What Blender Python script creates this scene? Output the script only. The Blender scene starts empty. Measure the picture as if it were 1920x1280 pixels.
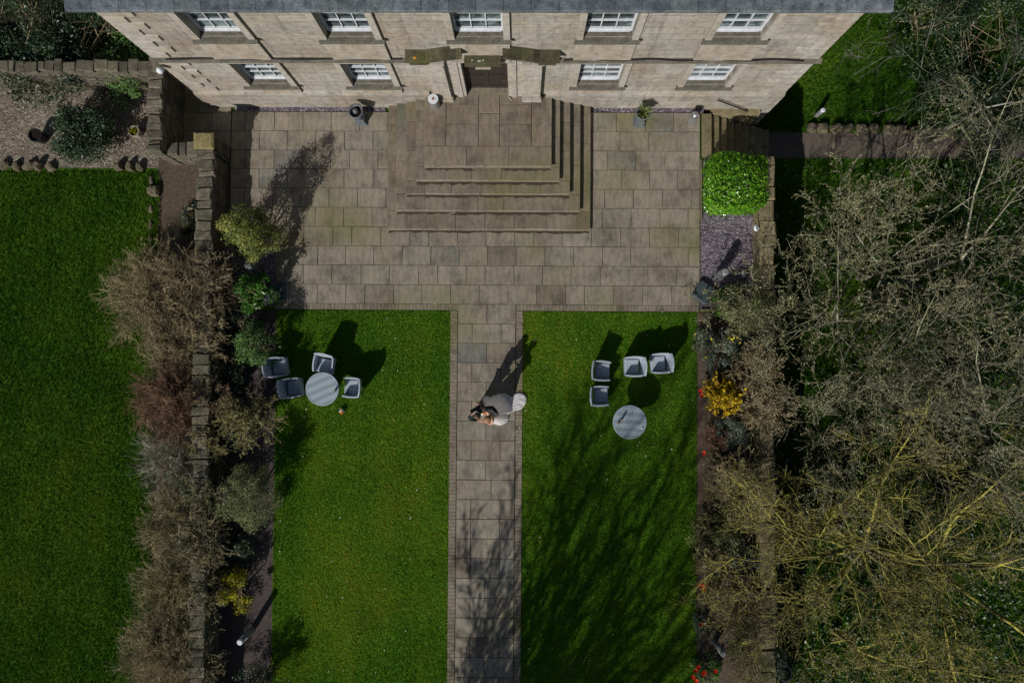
import bpy, math, random
import numpy as np
from mathutils import Vector, Matrix

C = bpy.context.scene
COL = C.collection
rng = np.random.default_rng(7)
rnd = random.Random(11)
R_ = math.radians

# ------------------------------------------------------------------ camera
F = 1280.0; H = 21.0                       # focal length in photo pixels, height above the terrace
_n = np.array([16 / F, -32 / F, -1.0]); _n /= np.linalg.norm(_n)
_r = R_(0.42)
_X = np.array([math.cos(_r), -math.sin(_r), 0.0]); _X -= _n * _X.dot(_n); _X /= np.linalg.norm(_X)
_Z = -_n; _Y = np.cross(_Z, _X)
ROT = np.array([_X, _Y, _Z])
cam = bpy.data.cameras.new('camera'); co = bpy.data.objects.new('camera', cam); COL.objects.link(co)
cam.sensor_width = 36.0; cam.lens = 24.0; cam.clip_end = 500.0; cam.clip_start = 0.1
co.matrix_world = Matrix.Translation((0, 0, H)) @ Matrix([list(r) for r in ROT]).to_4x4()
C.camera = co

def P(px, py, z=0.0):
    d = ROT @ np.array([(px - 960) / F, -(py - 640) / F, -1.0]); t = (z - H) / d[2]
    return Vector((float(d[0] * t), float(d[1] * t), z))

# ------------------------------------------------------------------ light
SUN_EL = R_(33.5)
sdx, sdy = 0.515, 0.857                    # way the shadows fall on the ground
w = bpy.data.worlds.new('World'); C.world = w; w.use_nodes = True
nt = w.node_tree; bg = nt.nodes['Background']
sky = nt.nodes.new('ShaderNodeTexSky'); sky.sky_type = 'NISHITA'; sky.sun_disc = False
sky.sun_elevation = SUN_EL; sky.sun_rotation = math.atan2(-sdx, -sdy)
nt.links.new(sky.outputs[0], bg.inputs[0]); bg.inputs[1].default_value = 0.052
sl = bpy.data.lights.new('sun', 'SUN'); sl.energy = 4.9; sl.angle = R_(0.5); sl.color = (1.0, 0.965, 0.92)
so = bpy.data.objects.new('sun', sl); COL.objects.link(so)
so.rotation_euler = Vector((sdx * math.cos(SUN_EL), sdy * math.cos(SUN_EL), -math.sin(SUN_EL))).to_track_quat('-Z', 'Y').to_euler()
so.location = (-20, -30, 40)
vs = C.view_settings; vs.view_transform = 'Standard'; vs.look = 'None'; vs.exposure = -0.25; vs.gamma = 1.0; vs.use_curve_mapping = False

# ------------------------------------------------------------------ materials
def new_mat(name, rough=0.85, spec=0.3):
    m = bpy.data.materials.new(name); m.use_nodes = True
    b = m.node_tree.nodes['Principled BSDF']
    b.inputs['Roughness'].default_value = rough
    b.inputs['Specular IOR Level'].default_value = spec
    return m, m.node_tree, b

def N(t, kind, **kw):
    n = t.nodes.new('ShaderNode' + kind)
    for k, v in kw.items():
        if k in n.inputs: n.inputs[k].default_value = v
        else: setattr(n, k, v)
    return n

def coords(t, scale=(1, 1, 1), rot=(0, 0, 0), kind='Object'):
    tc = N(t, 'TexCoord'); mp = N(t, 'Mapping'); mp.inputs['Scale'].default_value = scale; mp.inputs['Rotation'].default_value = rot
    t.links.new(tc.outputs[kind], mp.inputs['Vector']); return mp.outputs[0]

def ramp(t, fac, stops):
    r = N(t, 'ValToRGB'); e = r.color_ramp.elements
    while len(e) < len(stops): e.new(0.5)
    for i, (p, c) in enumerate(stops):
        e[i].position = p; e[i].color = (c[0], c[1], c[2], 1)
    t.links.new(fac, r.inputs[0]); return r.outputs[0]

def noise(t, vec, scale, detail=4.0, rough=0.6, dist=0.0):
    n = N(t, 'TexNoise'); n.inputs['Scale'].default_value = scale; n.inputs['Detail'].default_value = detail
    n.inputs['Roughness'].default_value = rough; n.inputs['Distortion'].default_value = dist
    t.links.new(vec, n.inputs['Vector']); return n.outputs[0]

def mix(t, a, b, fac, mode='MIX'):
    n = N(t, 'Mix'); n.data_type = 'RGBA'; n.blend_type = mode
    for s, v in ((n.inputs[6], a), (n.inputs[7], b)):
        if isinstance(v, tuple): s.default_value = (v[0], v[1], v[2], 1)
        else: t.links.new(v, s)
    if isinstance(fac, float): n.inputs[0].default_value = fac
    else: t.links.new(fac, n.inputs[0])
    return n.outputs[2]

def bump(t, b, h, strength=0.4, dist=0.02):
    n = N(t, 'Bump'); n.inputs['Strength'].default_value = strength; n.inputs['Distance'].default_value = dist
    t.links.new(h, n.inputs['Height']); t.links.new(n.outputs[0], b.inputs['Normal'])

def attr(t, name='tone'):
    a = N(t, 'Attribute'); a.attribute_name = name; return a.outputs['Fac']

def m_plain(name, c, rough=0.7, spec=0.3, var=0.25, scale=9.0, bmp=0.15, metal=0.0):
    m, t, b = new_mat(name, rough, spec); v = coords(t)
    n = noise(t, v, scale, 5)
    lo = tuple(x * (1 - var) for x in c); hi = tuple(min(1, x * (1 + var)) for x in c)
    t.links.new(ramp(t, n, [(0.3, lo), (0.7, hi)]), b.inputs['Base Color'])
    b.inputs['Metallic'].default_value = metal
    if bmp: bump(t, b, n, bmp)
    return m

def m_tone(name, lo, hi, rough=0.6, spec=0.3, mid=None, trans=0.0):
    """colour picked per face from the mesh's own tone attribute: each leaf, blade or twig its own shade"""
    m, t, b = new_mat(name, rough, spec)
    st = [(0.0, lo), (1.0, hi)] if mid is None else [(0.0, lo), (0.55, mid), (1.0, hi)]
    c = ramp(t, attr(t), st)
    t.links.new(c, b.inputs['Base Color'])
    if trans:
        tr = N(t, 'BsdfTranslucent'); t.links.new(c, tr.inputs[0]); ms = N(t, 'MixShader'); ms.inputs[0].default_value = trans
        o = t.nodes['Material Output']; t.links.new(b.outputs[0], ms.inputs[1]); t.links.new(tr.outputs[0], ms.inputs[2]); t.links.new(ms.outputs[0], o.inputs[0])
    return m

def m_paving(name, tint=(1, 1, 1)):
    m, t, b = new_mat(name, 0.85, 0.25); v = coords(t)
    a = attr(t)
    base = ramp(t, a, [(0.0, (0.175, 0.148, 0.115)), (0.3, (0.225, 0.195, 0.153)), (0.6, (0.25, 0.222, 0.178)), (0.85, (0.21, 0.194, 0.160)), (1.0, (0.165, 0.164, 0.150))])
    # per slab offset so the veining of one slab does not run on into the next
    off = N(t, 'VectorMath', operation='ADD'); sc = N(t, 'Math', operation='MULTIPLY'); sc.inputs[1].default_value = 37.0
    t.links.new(a, sc.inputs[0]); cb = N(t, 'CombineXYZ'); t.links.new(sc.outputs[0], cb.inputs[0]); t.links.new(sc.outputs[0], cb.inputs[1])
    t.links.new(v, off.inputs[0]); t.links.new(cb.outputs[0], off.inputs[1]); vo = off.outputs[0]
    wv = N(t, 'TexWave'); wv.inputs['Scale'].default_value = 1.6; wv.inputs['Distortion'].default_value = 9.0; wv.inputs['Detail'].default_value = 4.0; wv.inputs['Detail Scale'].default_value = 1.2
    t.links.new(vo, wv.inputs['Vector'])
    vein = ramp(t, wv.outputs['Fac'], [(0.0, (0.80, 0.79, 0.77)), (0.12, (0.97, 0.97, 0.97)), (1.0, (1.07, 1.05, 1.02))])
    c = mix(t, base, vein, 0.75, 'MULTIPLY')
    n1 = noise(t, vo, 2.2, 6, 0.65); c = mix(t, c, ramp(t, n1, [(0.30, (0.60, 0.61, 0.63)), (0.5, (1, 1, 1)), (0.72, (1.2, 1.17, 1.1))]), 0.95, 'MULTIPLY')
    n2 = noise(t, v, 45.0, 4, 0.7); c = mix(t, c, ramp(t, n2, [(0.3, (0.72, 0.72, 0.72)), (0.7, (1.22, 1.22, 1.2))]), 0.7, 'MULTIPLY')
    n3 = noise(t, v, 0.42, 3, 0.5); c = mix(t, c, (0.15, 0.145, 0.05), ramp(t, n3, [(0.50, (0, 0, 0)), (0.70, (0.65, 0.65, 0.65))]))
    n7 = noise(t, v, 0.9, 6, 0.7); c = mix(t, c, ramp(t, n7, [(0.32, (0.60, 0.56, 0.51)), (0.5, (1, 1, 1)), (0.75, (1.18, 1.16, 1.12))]), 0.9, 'MULTIPLY')   # green algae film in big patches
    n4 = noise(t, v, 24.0, 2, 0.5); c = mix(t, c, (0.42, 0.40, 0.37), ramp(t, n4, [(0.74, (0, 0, 0)), (0.78, (0.7, 0.7, 0.7))]))         # pale lichen specks
    c = mix(t, c, tint, 1.0, 'MULTIPLY')
    t.links.new(c, b.inputs['Base Color'])
    h = mix(t, wv.outputs['Fac'], n2, 0.5); bump(t, b, h, 0.35, 0.008)
    return m

def m_ashlar(name, bricks=True, dark=1.0):
    m, t, b = new_mat(name, 0.9, 0.2)
    tc = N(t, 'TexCoord'); sp = N(t, 'SeparateXYZ'); t.links.new(tc.outputs['Object'], sp.inputs[0])
    cb = N(t, 'CombineXYZ'); t.links.new(sp.outputs[0], cb.inputs[0]); t.links.new(sp.outputs[2], cb.inputs[1]); t.links.new(sp.outputs[1], cb.inputs[2])
    v = cb.outputs[0]
    n1 = noise(t, v, 0.55, 5, 0.6); n2 = noise(t, v, 6.0, 6, 0.7)
    st = N(t, 'Mapping'); st.inputs['Scale'].default_value = (0.8, 9.0, 1.0); t.links.new(v, st.inputs[0]); n3 = noise(t, st.outputs[0], 1.5, 6, 0.65)
    d = dark
    c = ramp(t, n1, [(0.33, (0.45 * d, 0.425 * d, 0.385 * d)), (0.50, (0.40 * d, 0.365 * d, 0.312 * d)), (0.66, (0.36 * d, 0.298 * d, 0.228 * d))])
    c = mix(t, c, ramp(t, n3, [(0.28, (0.70, 0.70, 0.71)), (0.5, (1, 1, 1)), (0.74, (1.14, 1.1, 1.04))]), 0.9, 'MULTIPLY')
    c = mix(t, c, ramp(t, n2, [(0.3, (0.60, 0.60, 0.60)), (0.52, (1.0, 1.0, 1.0)), (0.75, (1.2, 1.2, 1.18))]), 0.9, 'MULTIPLY')
    n5 = noise(t, v, 1.6, 5, 0.7); c = mix(t, c, (0.17, 0.16, 0.14), ramp(t, n5, [(0.55, (0, 0, 0)), (0.72, (0.6, 0.6, 0.6))]))   # grey weathering
    vs_ = N(t, 'Mapping'); vs_.inputs['Scale'].default_value = (5.0, 0.35, 1.0); t.links.new(v, vs_.inputs[0]); n6 = noise(t, vs_.outputs[0], 1.0, 5, 0.6)
    c = mix(t, c, ramp(t, n6, [(0.30, (0.62, 0.61, 0.60)), (0.47, (1, 1, 1)), (0.8, (1.08, 1.07, 1.05))]), 0.75, 'MULTIPLY')
    h = n2
    if bricks:
        br = N(t, 'TexBrick'); br.inputs['Scale'].default_value = 1.0; br.inputs['Brick Width'].default_value = 0.72; br.inputs['Row Height'].default_value = 0.29
        br.inputs['Mortar Size'].default_value = 0.009; br.inputs['Mortar Smooth'].default_value = 0.2; br.inputs['Bias'].default_value = 0.0
        br.inputs['Color1'].default_value = (0.86, 0.87, 0.89, 1); br.inputs['Color2'].default_value = (1.06, 1.05, 1.02, 1); br.inputs['Mortar'].default_value = (0.66, 0.63, 0.58, 1)
        dv = noise(t, v, 1.0, 2); ad = N(t, 'VectorMath', operation='MULTIPLY_ADD'); ad.inputs[1].default_value = (0.02, 0.02, 0); t.links.new(dv, ad.inputs[0]); t.links.new(v, ad.inputs[2])
        t.links.new(ad.outputs[0], br.inputs['Vector']); c = mix(t, c, br.outputs['Color'], 1.0, 'MULTIPLY')
        h = mix(t, n2, br.outputs['Fac'], 0.5, 'SUBTRACT')
    t.links.new(c, b.inputs['Base Color']); bump(t, b, h, 0.3, 0.015)
    return m

def m_rubble(name, c0, c1, moss=0.4):
    m, t, b = new_mat(name, 0.95, 0.15); v = coords(t)
    n = noise(t, v, 5.0, 7, 0.7); n2 = noise(t, v, 28.0, 4, 0.7); n3 = noise(t, v, 1.3, 4, 0.6)
    c = mix(t, ramp(t, n, [(0.3, c0), (0.7, c1)]), ramp(t, attr(t), [(0, (0.7, 0.7, 0.7)), (1, (1.25, 1.22, 1.15))]), 1.0, 'MULTIPLY')
    c = mix(t, c, ramp(t, n2, [(0.3, (0.55, 0.55, 0.55)), (0.7, (1.35, 1.35, 1.35))]), 0.9, 'MULTIPLY')
    c = mix(t, c, (0.07, 0.085, 0.02), ramp(t, n3, [(0.5, (0, 0, 0)), (0.7, (moss, moss, moss))]))
    t.links.new(c, b.inputs['Base Color']); bump(t, b, n2, 0.8, 0.03); return m

def m_gravel(name, cols, scale=28.0):
    m, t, b = new_mat(name, 0.9, 0.2); v = coords(t)
    vo = N(t, 'TexVoronoi'); vo.inputs['Scale'].default_value = scale; t.links.new(v, vo.inputs['Vector'])
    sp = N(t, 'SeparateColor'); t.links.new(vo.outputs['Color'], sp.inputs[0])
    c = ramp(t, sp.outputs[0], cols); n = noise(t, v, 1.3, 4); c = mix(t, c, ramp(t, n, [(0.3, (0.75, 0.75, 0.75)), (0.7, (1.2, 1.2, 1.2))]), 0.8, 'MULTIPLY')
    t.links.new(c, b.inputs['Base Color']); bump(t, b, vo.outputs['Distance'], 1.0, 0.03); return m

def m_lawn(name, k=1.0):
    m, t, b = new_mat(name, 0.95, 0.1); v = coords(t)
    n1 = noise(t, v, 0.7, 4, 0.6); n2 = noise(t, v, 14.0, 6, 0.75); n3 = noise(t, v, 3.0, 5, 0.7)
    c = ramp(t, n2, [(0.28, (0.030 * k, 0.080 * k, 0.004)), (0.5, (0.060 * k, 0.155 * k, 0.008)), (0.75, (0.105 * k, 0.22 * k, 0.014))])
    c = mix(t, c, ramp(t, n3, [(0.3, (0.7, 0.75, 0.7)), (0.7, (1.3, 1.2, 1.1))]), 0.8, 'MULTIPLY')
    c = mix(t, c, (0.085, 0.105, 0.006), ramp(t, n1, [(0.5, (0, 0, 0)), (0.7, (0.55, 0.55, 0.55))]))
    t.links.new(c, b.inputs['Base Color']); bump(t, b, n2, 0.9, 0.05); return m

def m_soil(name, c0, c1):
    m, t, b = new_mat(name, 1.0, 0.1); v = coords(t)
    n = noise(t, v, 9.0, 8, 0.8); n2 = noise(t, v, 70.0, 3, 0.7)
    c = mix(t, ramp(t, n, [(0.3, c0), (0.7, c1)]), ramp(t, n2, [(0.35, (0.45, 0.45, 0.45)), (0.68, (1.6, 1.5, 1.4))]), 0.9, 'MULTIPLY')
    t.links.new(c, b.inputs['Base Color']); bump(t, b, n2, 1.0, 0.04); return m

def m_wicker(name, c):
    m, t, b = new_mat(name, 0.6, 0.35); v = coords(t)
    w1 = N(t, 'TexWave', bands_direction='X'); w1.inputs['Scale'].default_value = 14.0; t.links.new(v, w1.inputs['Vector'])
    w2 = N(t, 'TexWave', bands_direction='Z'); w2.inputs['Scale'].default_value = 22.0; t.links.new(v, w2.inputs['Vector'])
    w3 = N(t, 'TexWave', bands_direction='Y'); w3.inputs['Scale'].default_value = 14.0; t.links.new(v, w3.inputs['Vector'])
    h = mix(t, mix(t, w1.outputs[0], w2.outputs[0], 0.5), w3.outputs[0], 0.4); n = noise(t, v, 8.0, 4)
    cc = mix(t, ramp(t, h, [(0.25, tuple(x * 0.6 for x in c)), (0.6, c)]), ramp(t, n, [(0.3, (0.85, 0.85, 0.85)), (0.7, (1.12, 1.12, 1.12))]), 1.0, 'MULTIPLY')
    t.links.new(cc, b.inputs['Base Color']); bump(t, b, h, 0.6, 0.012); return m

def m_tabletop(name, c):
    m, t, b = new_mat(name, 0.38, 0.45); v = coords(t)
    w1 = N(t, 'TexWave', bands_direction='Y'); w1.inputs['Scale'].default_value = 1.35; w1.inputs['Distortion'].default_value = 1.2; w1.inputs['Detail'].default_value = 1.0; t.links.new(v, w1.inputs['Vector'])
    w2 = N(t, 'TexWave', bands_direction='Y'); w2.inputs['Scale'].default_value = 8.0; t.links.new(v, w2.inputs['Vector'])
    c1 = ramp(t, w1.outputs[0], [(0.25, tuple(x * 0.72 for x in c)), (0.6, c)])  # broad bands: reflections in the top, put into its colour
    cc = mix(t, c1, ramp(t, w2.outputs[0], [(0.05, (0.55, 0.55, 0.55)), (0.22, (1, 1, 1))]), 0.75, 'MULTIPLY')
    t.links.new(cc, b.inputs['Base Color']); bump(t, b, w2.outputs[0], 0.3, 0.006); return m

M = {}
M['paving'] = m_paving('sandstone_paving'); M['step'] = m_paving('sandstone_step', (0.86, 0.83, 0.80))
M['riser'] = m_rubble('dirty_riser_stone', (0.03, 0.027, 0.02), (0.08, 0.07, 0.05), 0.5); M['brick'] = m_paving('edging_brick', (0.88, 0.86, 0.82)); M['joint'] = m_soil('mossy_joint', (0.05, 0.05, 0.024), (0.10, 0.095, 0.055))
M['ashlar'] = m_ashlar('limestone_ashlar', True, .85); M['dressed'] = m_ashlar('dressed_limestone', False, .94); M['weathered'] = m_rubble('weathered_stone', (0.085, 0.08, 0.066), (0.22, 0.205, 0.17), 0.12)
M['mossy'] = m_rubble('mossy_stone', (0.045, 0.042, 0.026), (0.12, 0.11, 0.07), 0.7)
M['lichen_spot'] = m_plain('orange_lichen', (0.5, 0.2, 0.02)); M['pale_lichen'] = m_plain('pale_lichen', (0.4, 0.42, 0.38))
M['rubble'] = m_rubble('rubble_wall', (0.075, 0.068, 0.052), (0.20, 0.18, 0.14), 0.45); M['tan'] = m_rubble('tan_wall_stone', (0.13, 0.11, 0.065), (0.29, 0.245, 0.15), 0.7)
M['lead'] = m_rubble('lead_cornice', (0.05, 0.065, 0.085), (0.20, 0.23, 0.26), 0.25); M['slate'] = m_plain('roof_slate', (0.09, 0.10, 0.12), 0.7, var=0.4)
M['white'] = m_plain('white_paint', (0.58, 0.60, 0.63), 0.45, 0.4, 0.12); M['door'] = m_plain('dark_door_paint', (0.028, 0.022, 0.02), 0.5, 0.4, 0.3)
M['brass'] = m_plain('brass', (0.6, 0.36, 0.10), 0.3, 0.5, 0.1, metal=1.0); M['cable'] = m_plain('black_rubber', (0.012, 0.012, 0.013), 0.6)
m, t, b = new_mat('window_glass', 0.06, 0.6); v = coords(t); oi = N(t, 'ObjectInfo'); va = N(t, 'VectorMath', operation='MULTIPLY_ADD'); va.inputs[1].default_value = (31, 17, 23); t.links.new(oi.outputs['Random'], va.inputs[0]); t.links.new(v, va.inputs[2]); t.links.new(ramp(t, noise(t, va.outputs[0], 2.2, 3), [(0.38, (0.008, 0.014, 0.017)), (0.52, (0.03, 0.05, 0.055)), (0.60, (0.15, 0.20, 0.205)), (0.68, (0.05, 0.07, 0.07))]), b.inputs['Base Color']); M['glass'] = m  # paler noise patches are reflections painted into the pane colour
M['curtain'] = m_plain('pale_blind', (0.42, 0.46, 0.46), 0.9, var=0.15)
M['purple'] = m_gravel('plum_slate_chippings', [(0.0, (0.06, 0.05, 0.06)), (0.4, (0.14, 0.115, 0.14)), (0.8, (0.22, 0.19, 0.215)), (1.0, (0.42, 0.39, 0.41))])
M['pea'] = m_gravel('pea_gravel', [(0.0, (0.09, 0.07, 0.05)), (0.5, (0.2, 0.165, 0.125)), (0.9, (0.32, 0.28, 0.22)), (1.0, (0.5, 0.45, 0.38))], 30.0)
M['lawn'] = m_lawn('lawn_turf'); M['rough'] = m_lawn('rough_turf', 0.75)
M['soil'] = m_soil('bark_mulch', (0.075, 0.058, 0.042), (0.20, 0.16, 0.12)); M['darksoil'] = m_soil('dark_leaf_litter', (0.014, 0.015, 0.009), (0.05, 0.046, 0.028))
M['mulch'] = m_soil('damp_dark_mulch', (0.05, 0.042, 0.04), (0.17, 0.145, 0.14)); M['tarmac'] = m_soil('gritty_path', (0.12, 0.10, 0.085), (0.19, 0.165, 0.14))
M['wicker'] = m_wicker('grey_wicker', (0.44, 0.50, 0.57)); M['tabletop'] = m_tabletop('grey_top_with_reflections', (0.33, 0.40, 0.44))
M['urn'] = m_plain('lead_grey_urn', (0.11, 0.125, 0.135), 0.6, var=0.35); M['compost'] = m_soil('compost', (0.012, 0.010, 0.008), (0.03, 0.025, 0.018))
M['steel'] = m_plain('brushed_steel', (0.42, 0.42, 0.43), 0.35, 0.5, 0.15, metal=0.7); M['rust'] = m_plain('cigarette_grit', (0.26, 0.12, 0.05))
M['post'] = m_plain('grey_metal_post', (0.19, 0.20, 0.20), 0.5, 0.4); M['lampwhite'] = m_plain('white_lamp_cap', (0.6, 0.63, 0.66), 0.4, 0.4, 0.1)
M['base'] = m_plain('slate_grey_resin', (0.040, 0.058, 0.066), 0.55, 0.4, 0.3); M['black'] = m_plain('black_plastic', (0.015, 0.016, 0.016), 0.5)
M['terracotta'] = m_plain('pale_pot', (0.34, 0.31, 0.24)); M['rock'] = m_rubble('edging_rock', (0.085, 0.074, 0.05), (0.22, 0.19, 0.13), 0.5)
M['whitestone'] = m_plain('white_stone', (0.68, 0.69, 0.72), 0.7, var=0.1)
M['iron'] = m_plain('black_iron', (0.013, 0.013, 0.014), 0.5, 0.4)

# ------------------------------------------------------------------ mesh builder
def origin(o):
    v = Vector((0, 0, 0))
    while o is not None: v = v + Vector(o.location); o = o.parent
    return v

class MB:
    def __init__(s): s.v = []; s.f = []; s.t = []; s.mi = []
    def add(s, vs, fs, tone=None, mi=0):
        o = len(s.v); s.v += [tuple(x) for x in vs]; tn = rnd.random() if tone is None else tone
        for f in fs: s.f.append(tuple(i + o for i in f)); s.t.append(tn); s.mi.append(mi)
    def box(s, x0, x1, y0, y1, z0, z1, tone=None, mi=0, bev=0.0, jit=0.0, nobottom=False):
        if bev <= 0:
            vs = [(x0, y0, z0), (x1, y0, z0), (x1, y1, z0), (x0, y1, z0), (x0, y0, z1), (x1, y0, z1), (x1, y1, z1), (x0, y1, z1)]
            fs = [(0, 1, 5, 4), (1, 2, 6, 5), (2, 3, 7, 6), (3, 0, 4, 7), (4, 5, 6, 7)] + ([] if nobottom else [(3, 2, 1, 0)])
        else:
            b = bev; zt = z1 - b; rings = []
            for (i, z) in ((0, z0), (0, zt), (b, z1)):
                rings += [(x0 + i, y0 + i, z), (x1 - i, y0 + i, z), (x1 - i, y1 - i, z), (x0 + i, y1 - i, z)]
            vs = rings; fs = []
            for k in (0, 4):
                for i in range(4): fs.append((k + i, k + (i + 1) % 4, k + 4 + (i + 1) % 4, k + 4 + i))
            fs.append((8, 9, 10, 11))
            if not nobottom: fs.append((3, 2, 1, 0))
        if jit: vs = [(x + rnd.uniform(-jit, jit), y + rnd.uniform(-jit, jit), z + (rnd.uniform(-jit, jit) if z > z0 else 0)) for x, y, z in vs]
        s.add(vs, fs, tone, mi)
    def hull(s, a, bq, tone=None, mi=0):
        """solid between two matching polygons"""
        n = len(a); vs = list(a) + list(bq); fs = [tuple(range(n))[::-1], tuple(range(n, 2 * n))]
        for i in range(n): fs.append((i, (i + 1) % n, n + (i + 1) % n, n + i))
        s.add(vs, fs, tone, mi)
    def lathe(s, prof, n=20, c=(0, 0, 0), tone=None, mi=0, closed_bottom=True):
        vs = []; fs = []
        for r, z in prof:
            for k in range(n):
                a = 2 * math.pi * k / n; vs.append((c[0] + r * math.cos(a), c[1] + r * math.sin(a), c[2] + z))
        for j in range(len(prof) - 1):
            for k in range(n): fs.append((j * n + k, j * n + (k + 1) % n, (j + 1) * n + (k + 1) % n, (j + 1) * n + k))
        fs.append(tuple(range((len(prof) - 1) * n, len(prof) * n)))
        if closed_bottom: fs.append(tuple(range(n))[::-1])
        s.add(vs, fs, tone, mi)
    def tube(s, pts, rad, n=8, tone=None, mi=0):
        pts = [Vector(p) for p in pts]; rad = rad if isinstance(rad, (list, tuple)) else [rad] * len(pts)
        vs = []; fs = []; prev = None
        for i, p in enumerate(pts):
            d = (pts[min(i + 1, len(pts) - 1)] - pts[max(i - 1, 0)]).normalized()
            u = prev if prev is not None else (Vector((0, 0, 1)) if abs(d.z) < 0.9 else Vector((1, 0, 0)))
            u = (u - d * u.dot(d)).normalized(); prev = u; w_ = d.cross(u)
            for k in range(n):
                a = 2 * math.pi * k / n; vs.append(p + (u * math.cos(a) + w_ * math.sin(a)) * rad[i])
        for j in range(len(pts) - 1):
            for k in range(n): fs.append((j * n + k, j * n + (k + 1) % n, (j + 1) * n + (k + 1) % n, (j + 1) * n + k))
        fs.append(tuple(range(n))[::-1]); fs.append(tuple(range((len(pts) - 1) * n, len(pts) * n)))
        s.add(vs, fs, tone, mi)
    def rock(s, c, sx, sy, sz, seed=0, tone=None, n=9):
        q = random.Random(seed); vs = [(c[0], c[1], c[2] + sz)]; fs = []; levs = [(0.62, 0.93), (0.93, 0.6), (1.0, 0.15), (0.95, 0.0)]
        k1 = [1 + q.uniform(-.2, .2) for _ in range(n)]
        for (r, z) in levs:
            for k in range(n):
                a = 2 * math.pi * k / n; sq = 1.0 / max(abs(math.cos(a)), abs(math.sin(a))) ** 0.5
                vs.append((c[0] + sx * r * k1[k] * sq * math.cos(a) * q.uniform(.93, 1.07), c[1] + sy * r * k1[k] * sq * math.sin(a) * q.uniform(.93, 1.07), c[2] + sz * z * q.uniform(.9, 1.1)))
        for k in range(n): fs.append((0, 1 + k, 1 + (k + 1) % n))
        for j in range(len(levs) - 1):
            for k in range(n): fs.append((1 + j * n + k, 1 + (j + 1) * n + k, 1 + (j + 1) * n + (k + 1) % n, 1 + j * n + (k + 1) % n))
        s.add(vs, fs, tone)
    def build(s, name, mats, parent=None, smooth=False):
        me = bpy.data.meshes.new(name); o_ = origin(parent)
        me.from_pydata([(x - o_.x, y - o_.y, z - o_.z) for x, y, z in s.v], [], s.f)
        mats = mats if isinstance(mats, list) else [mats]
        for m_ in mats: me.materials.append(m_)
        a = me.attributes.new('tone', 'FLOAT', 'FACE'); a.data.foreach_set('value', s.t)
        me.polygons.foreach_set('material_index', s.mi)
        if smooth: me.polygons.foreach_set('use_smooth', [True] * len(me.polygons))
        ob = bpy.data.objects.new(name, me); COL.objects.link(ob)
        if parent is not None: ob.parent = parent
        return ob

def np_mesh(name, V, Fc, tone, mats, parent=None, mi=None, smooth=False):
    """fast mesh from arrays; Fc is (M,3) or (M,4)"""
    me = bpy.data.meshes.new(name); o_ = origin(parent); V = np.asarray(V, dtype=np.float32) - np.array([o_.x, o_.y, o_.z], dtype=np.float32)
    k = Fc.shape[1]; me.vertices.add(len(V)); me.vertices.foreach_set('co', V.ravel())
    me.loops.add(Fc.size); me.loops.foreach_set('vertex_index', Fc.astype(np.int32).ravel())
    me.polygons.add(len(Fc)); me.polygons.foreach_set('loop_start', np.arange(0, Fc.size, k, dtype=np.int32)); me.polygons.foreach_set('loop_total', np.full(len(Fc), k, dtype=np.int32))
    me.update(calc_edges=True)
    for m_ in (mats if isinstance(mats, list) else [mats]): me.materials.append(m_)
    a = me.attributes.new('tone', 'FLOAT', 'FACE'); a.data.foreach_set('value', np.asarray(tone, dtype=np.float32))
    if mi is not None: me.polygons.foreach_set('material_index', np.asarray(mi, dtype=np.int32))
    if smooth: me.polygons.foreach_set('use_smooth', np.ones(len(Fc), dtype=bool))
    ob = bpy.data.objects.new(name, me); COL.objects.link(ob)
    if parent is not None: ob.parent = parent
    return ob

def tag(o, label=None, cat=None, group=None, kind=None):
    if label: o['label'] = label
    if cat: o['category'] = cat
    if group: o['group'] = group
    if kind: o['kind'] = kind
    return o

def empty(name, loc, label=None, cat=None, group=None, rz=0.0):
    o = bpy.data.objects.new(name, None); o.empty_display_size = 0.2; COL.objects.link(o); o.location = loc; o.rotation_euler = (0, 0, rz)
    return tag(o, label, cat, group)

def copy_tree(o, parent=None):
    c = o.copy(); COL.objects.link(c)
    if parent is not None: c.parent = parent
    for ch in list(o.children): copy_tree(ch, c)
    return c

def sheet(name, pts, z, mat):
    b_ = MB(); b_.add([(x, y, z) for x, y in pts], [tuple(range(len(pts)))], 0.5)
    return tag(b_.build(name, mat), kind='structure')
def rect(x0, x1, y0, y1): return [(x0, y0), (x1, y0), (x1, y1), (x0, y1)]

# ------------------------------------------------------------------ plan (metres; x right, y towards the house)
YF = 7.87                                   # house front
HX0, HX1 = -9.72, 7.67
TX0, TX1 = -7.62, 5.49                      # paved terrace, lower part
TX0U = -9.05                                # the terrace's upper left part
TY0 = 1.47                                  # terrace edge with the lawns
PX0, PX1 = -2.17, 0.07                      # path with its brick edges
LX0, LX1 = -7.55, 5.40                      # lawns
WLX0, WLX1, WLH = -9.62, -9.17, 1.02        # long garden wall, left (top 0.45 wide)
WRX0, WRX1, WRH = 7.10, 7.50, 0.78          # garden wall, right
LOWZ = -1.6                                 # ground to the right of the terrace
BOT = -26.0

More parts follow.
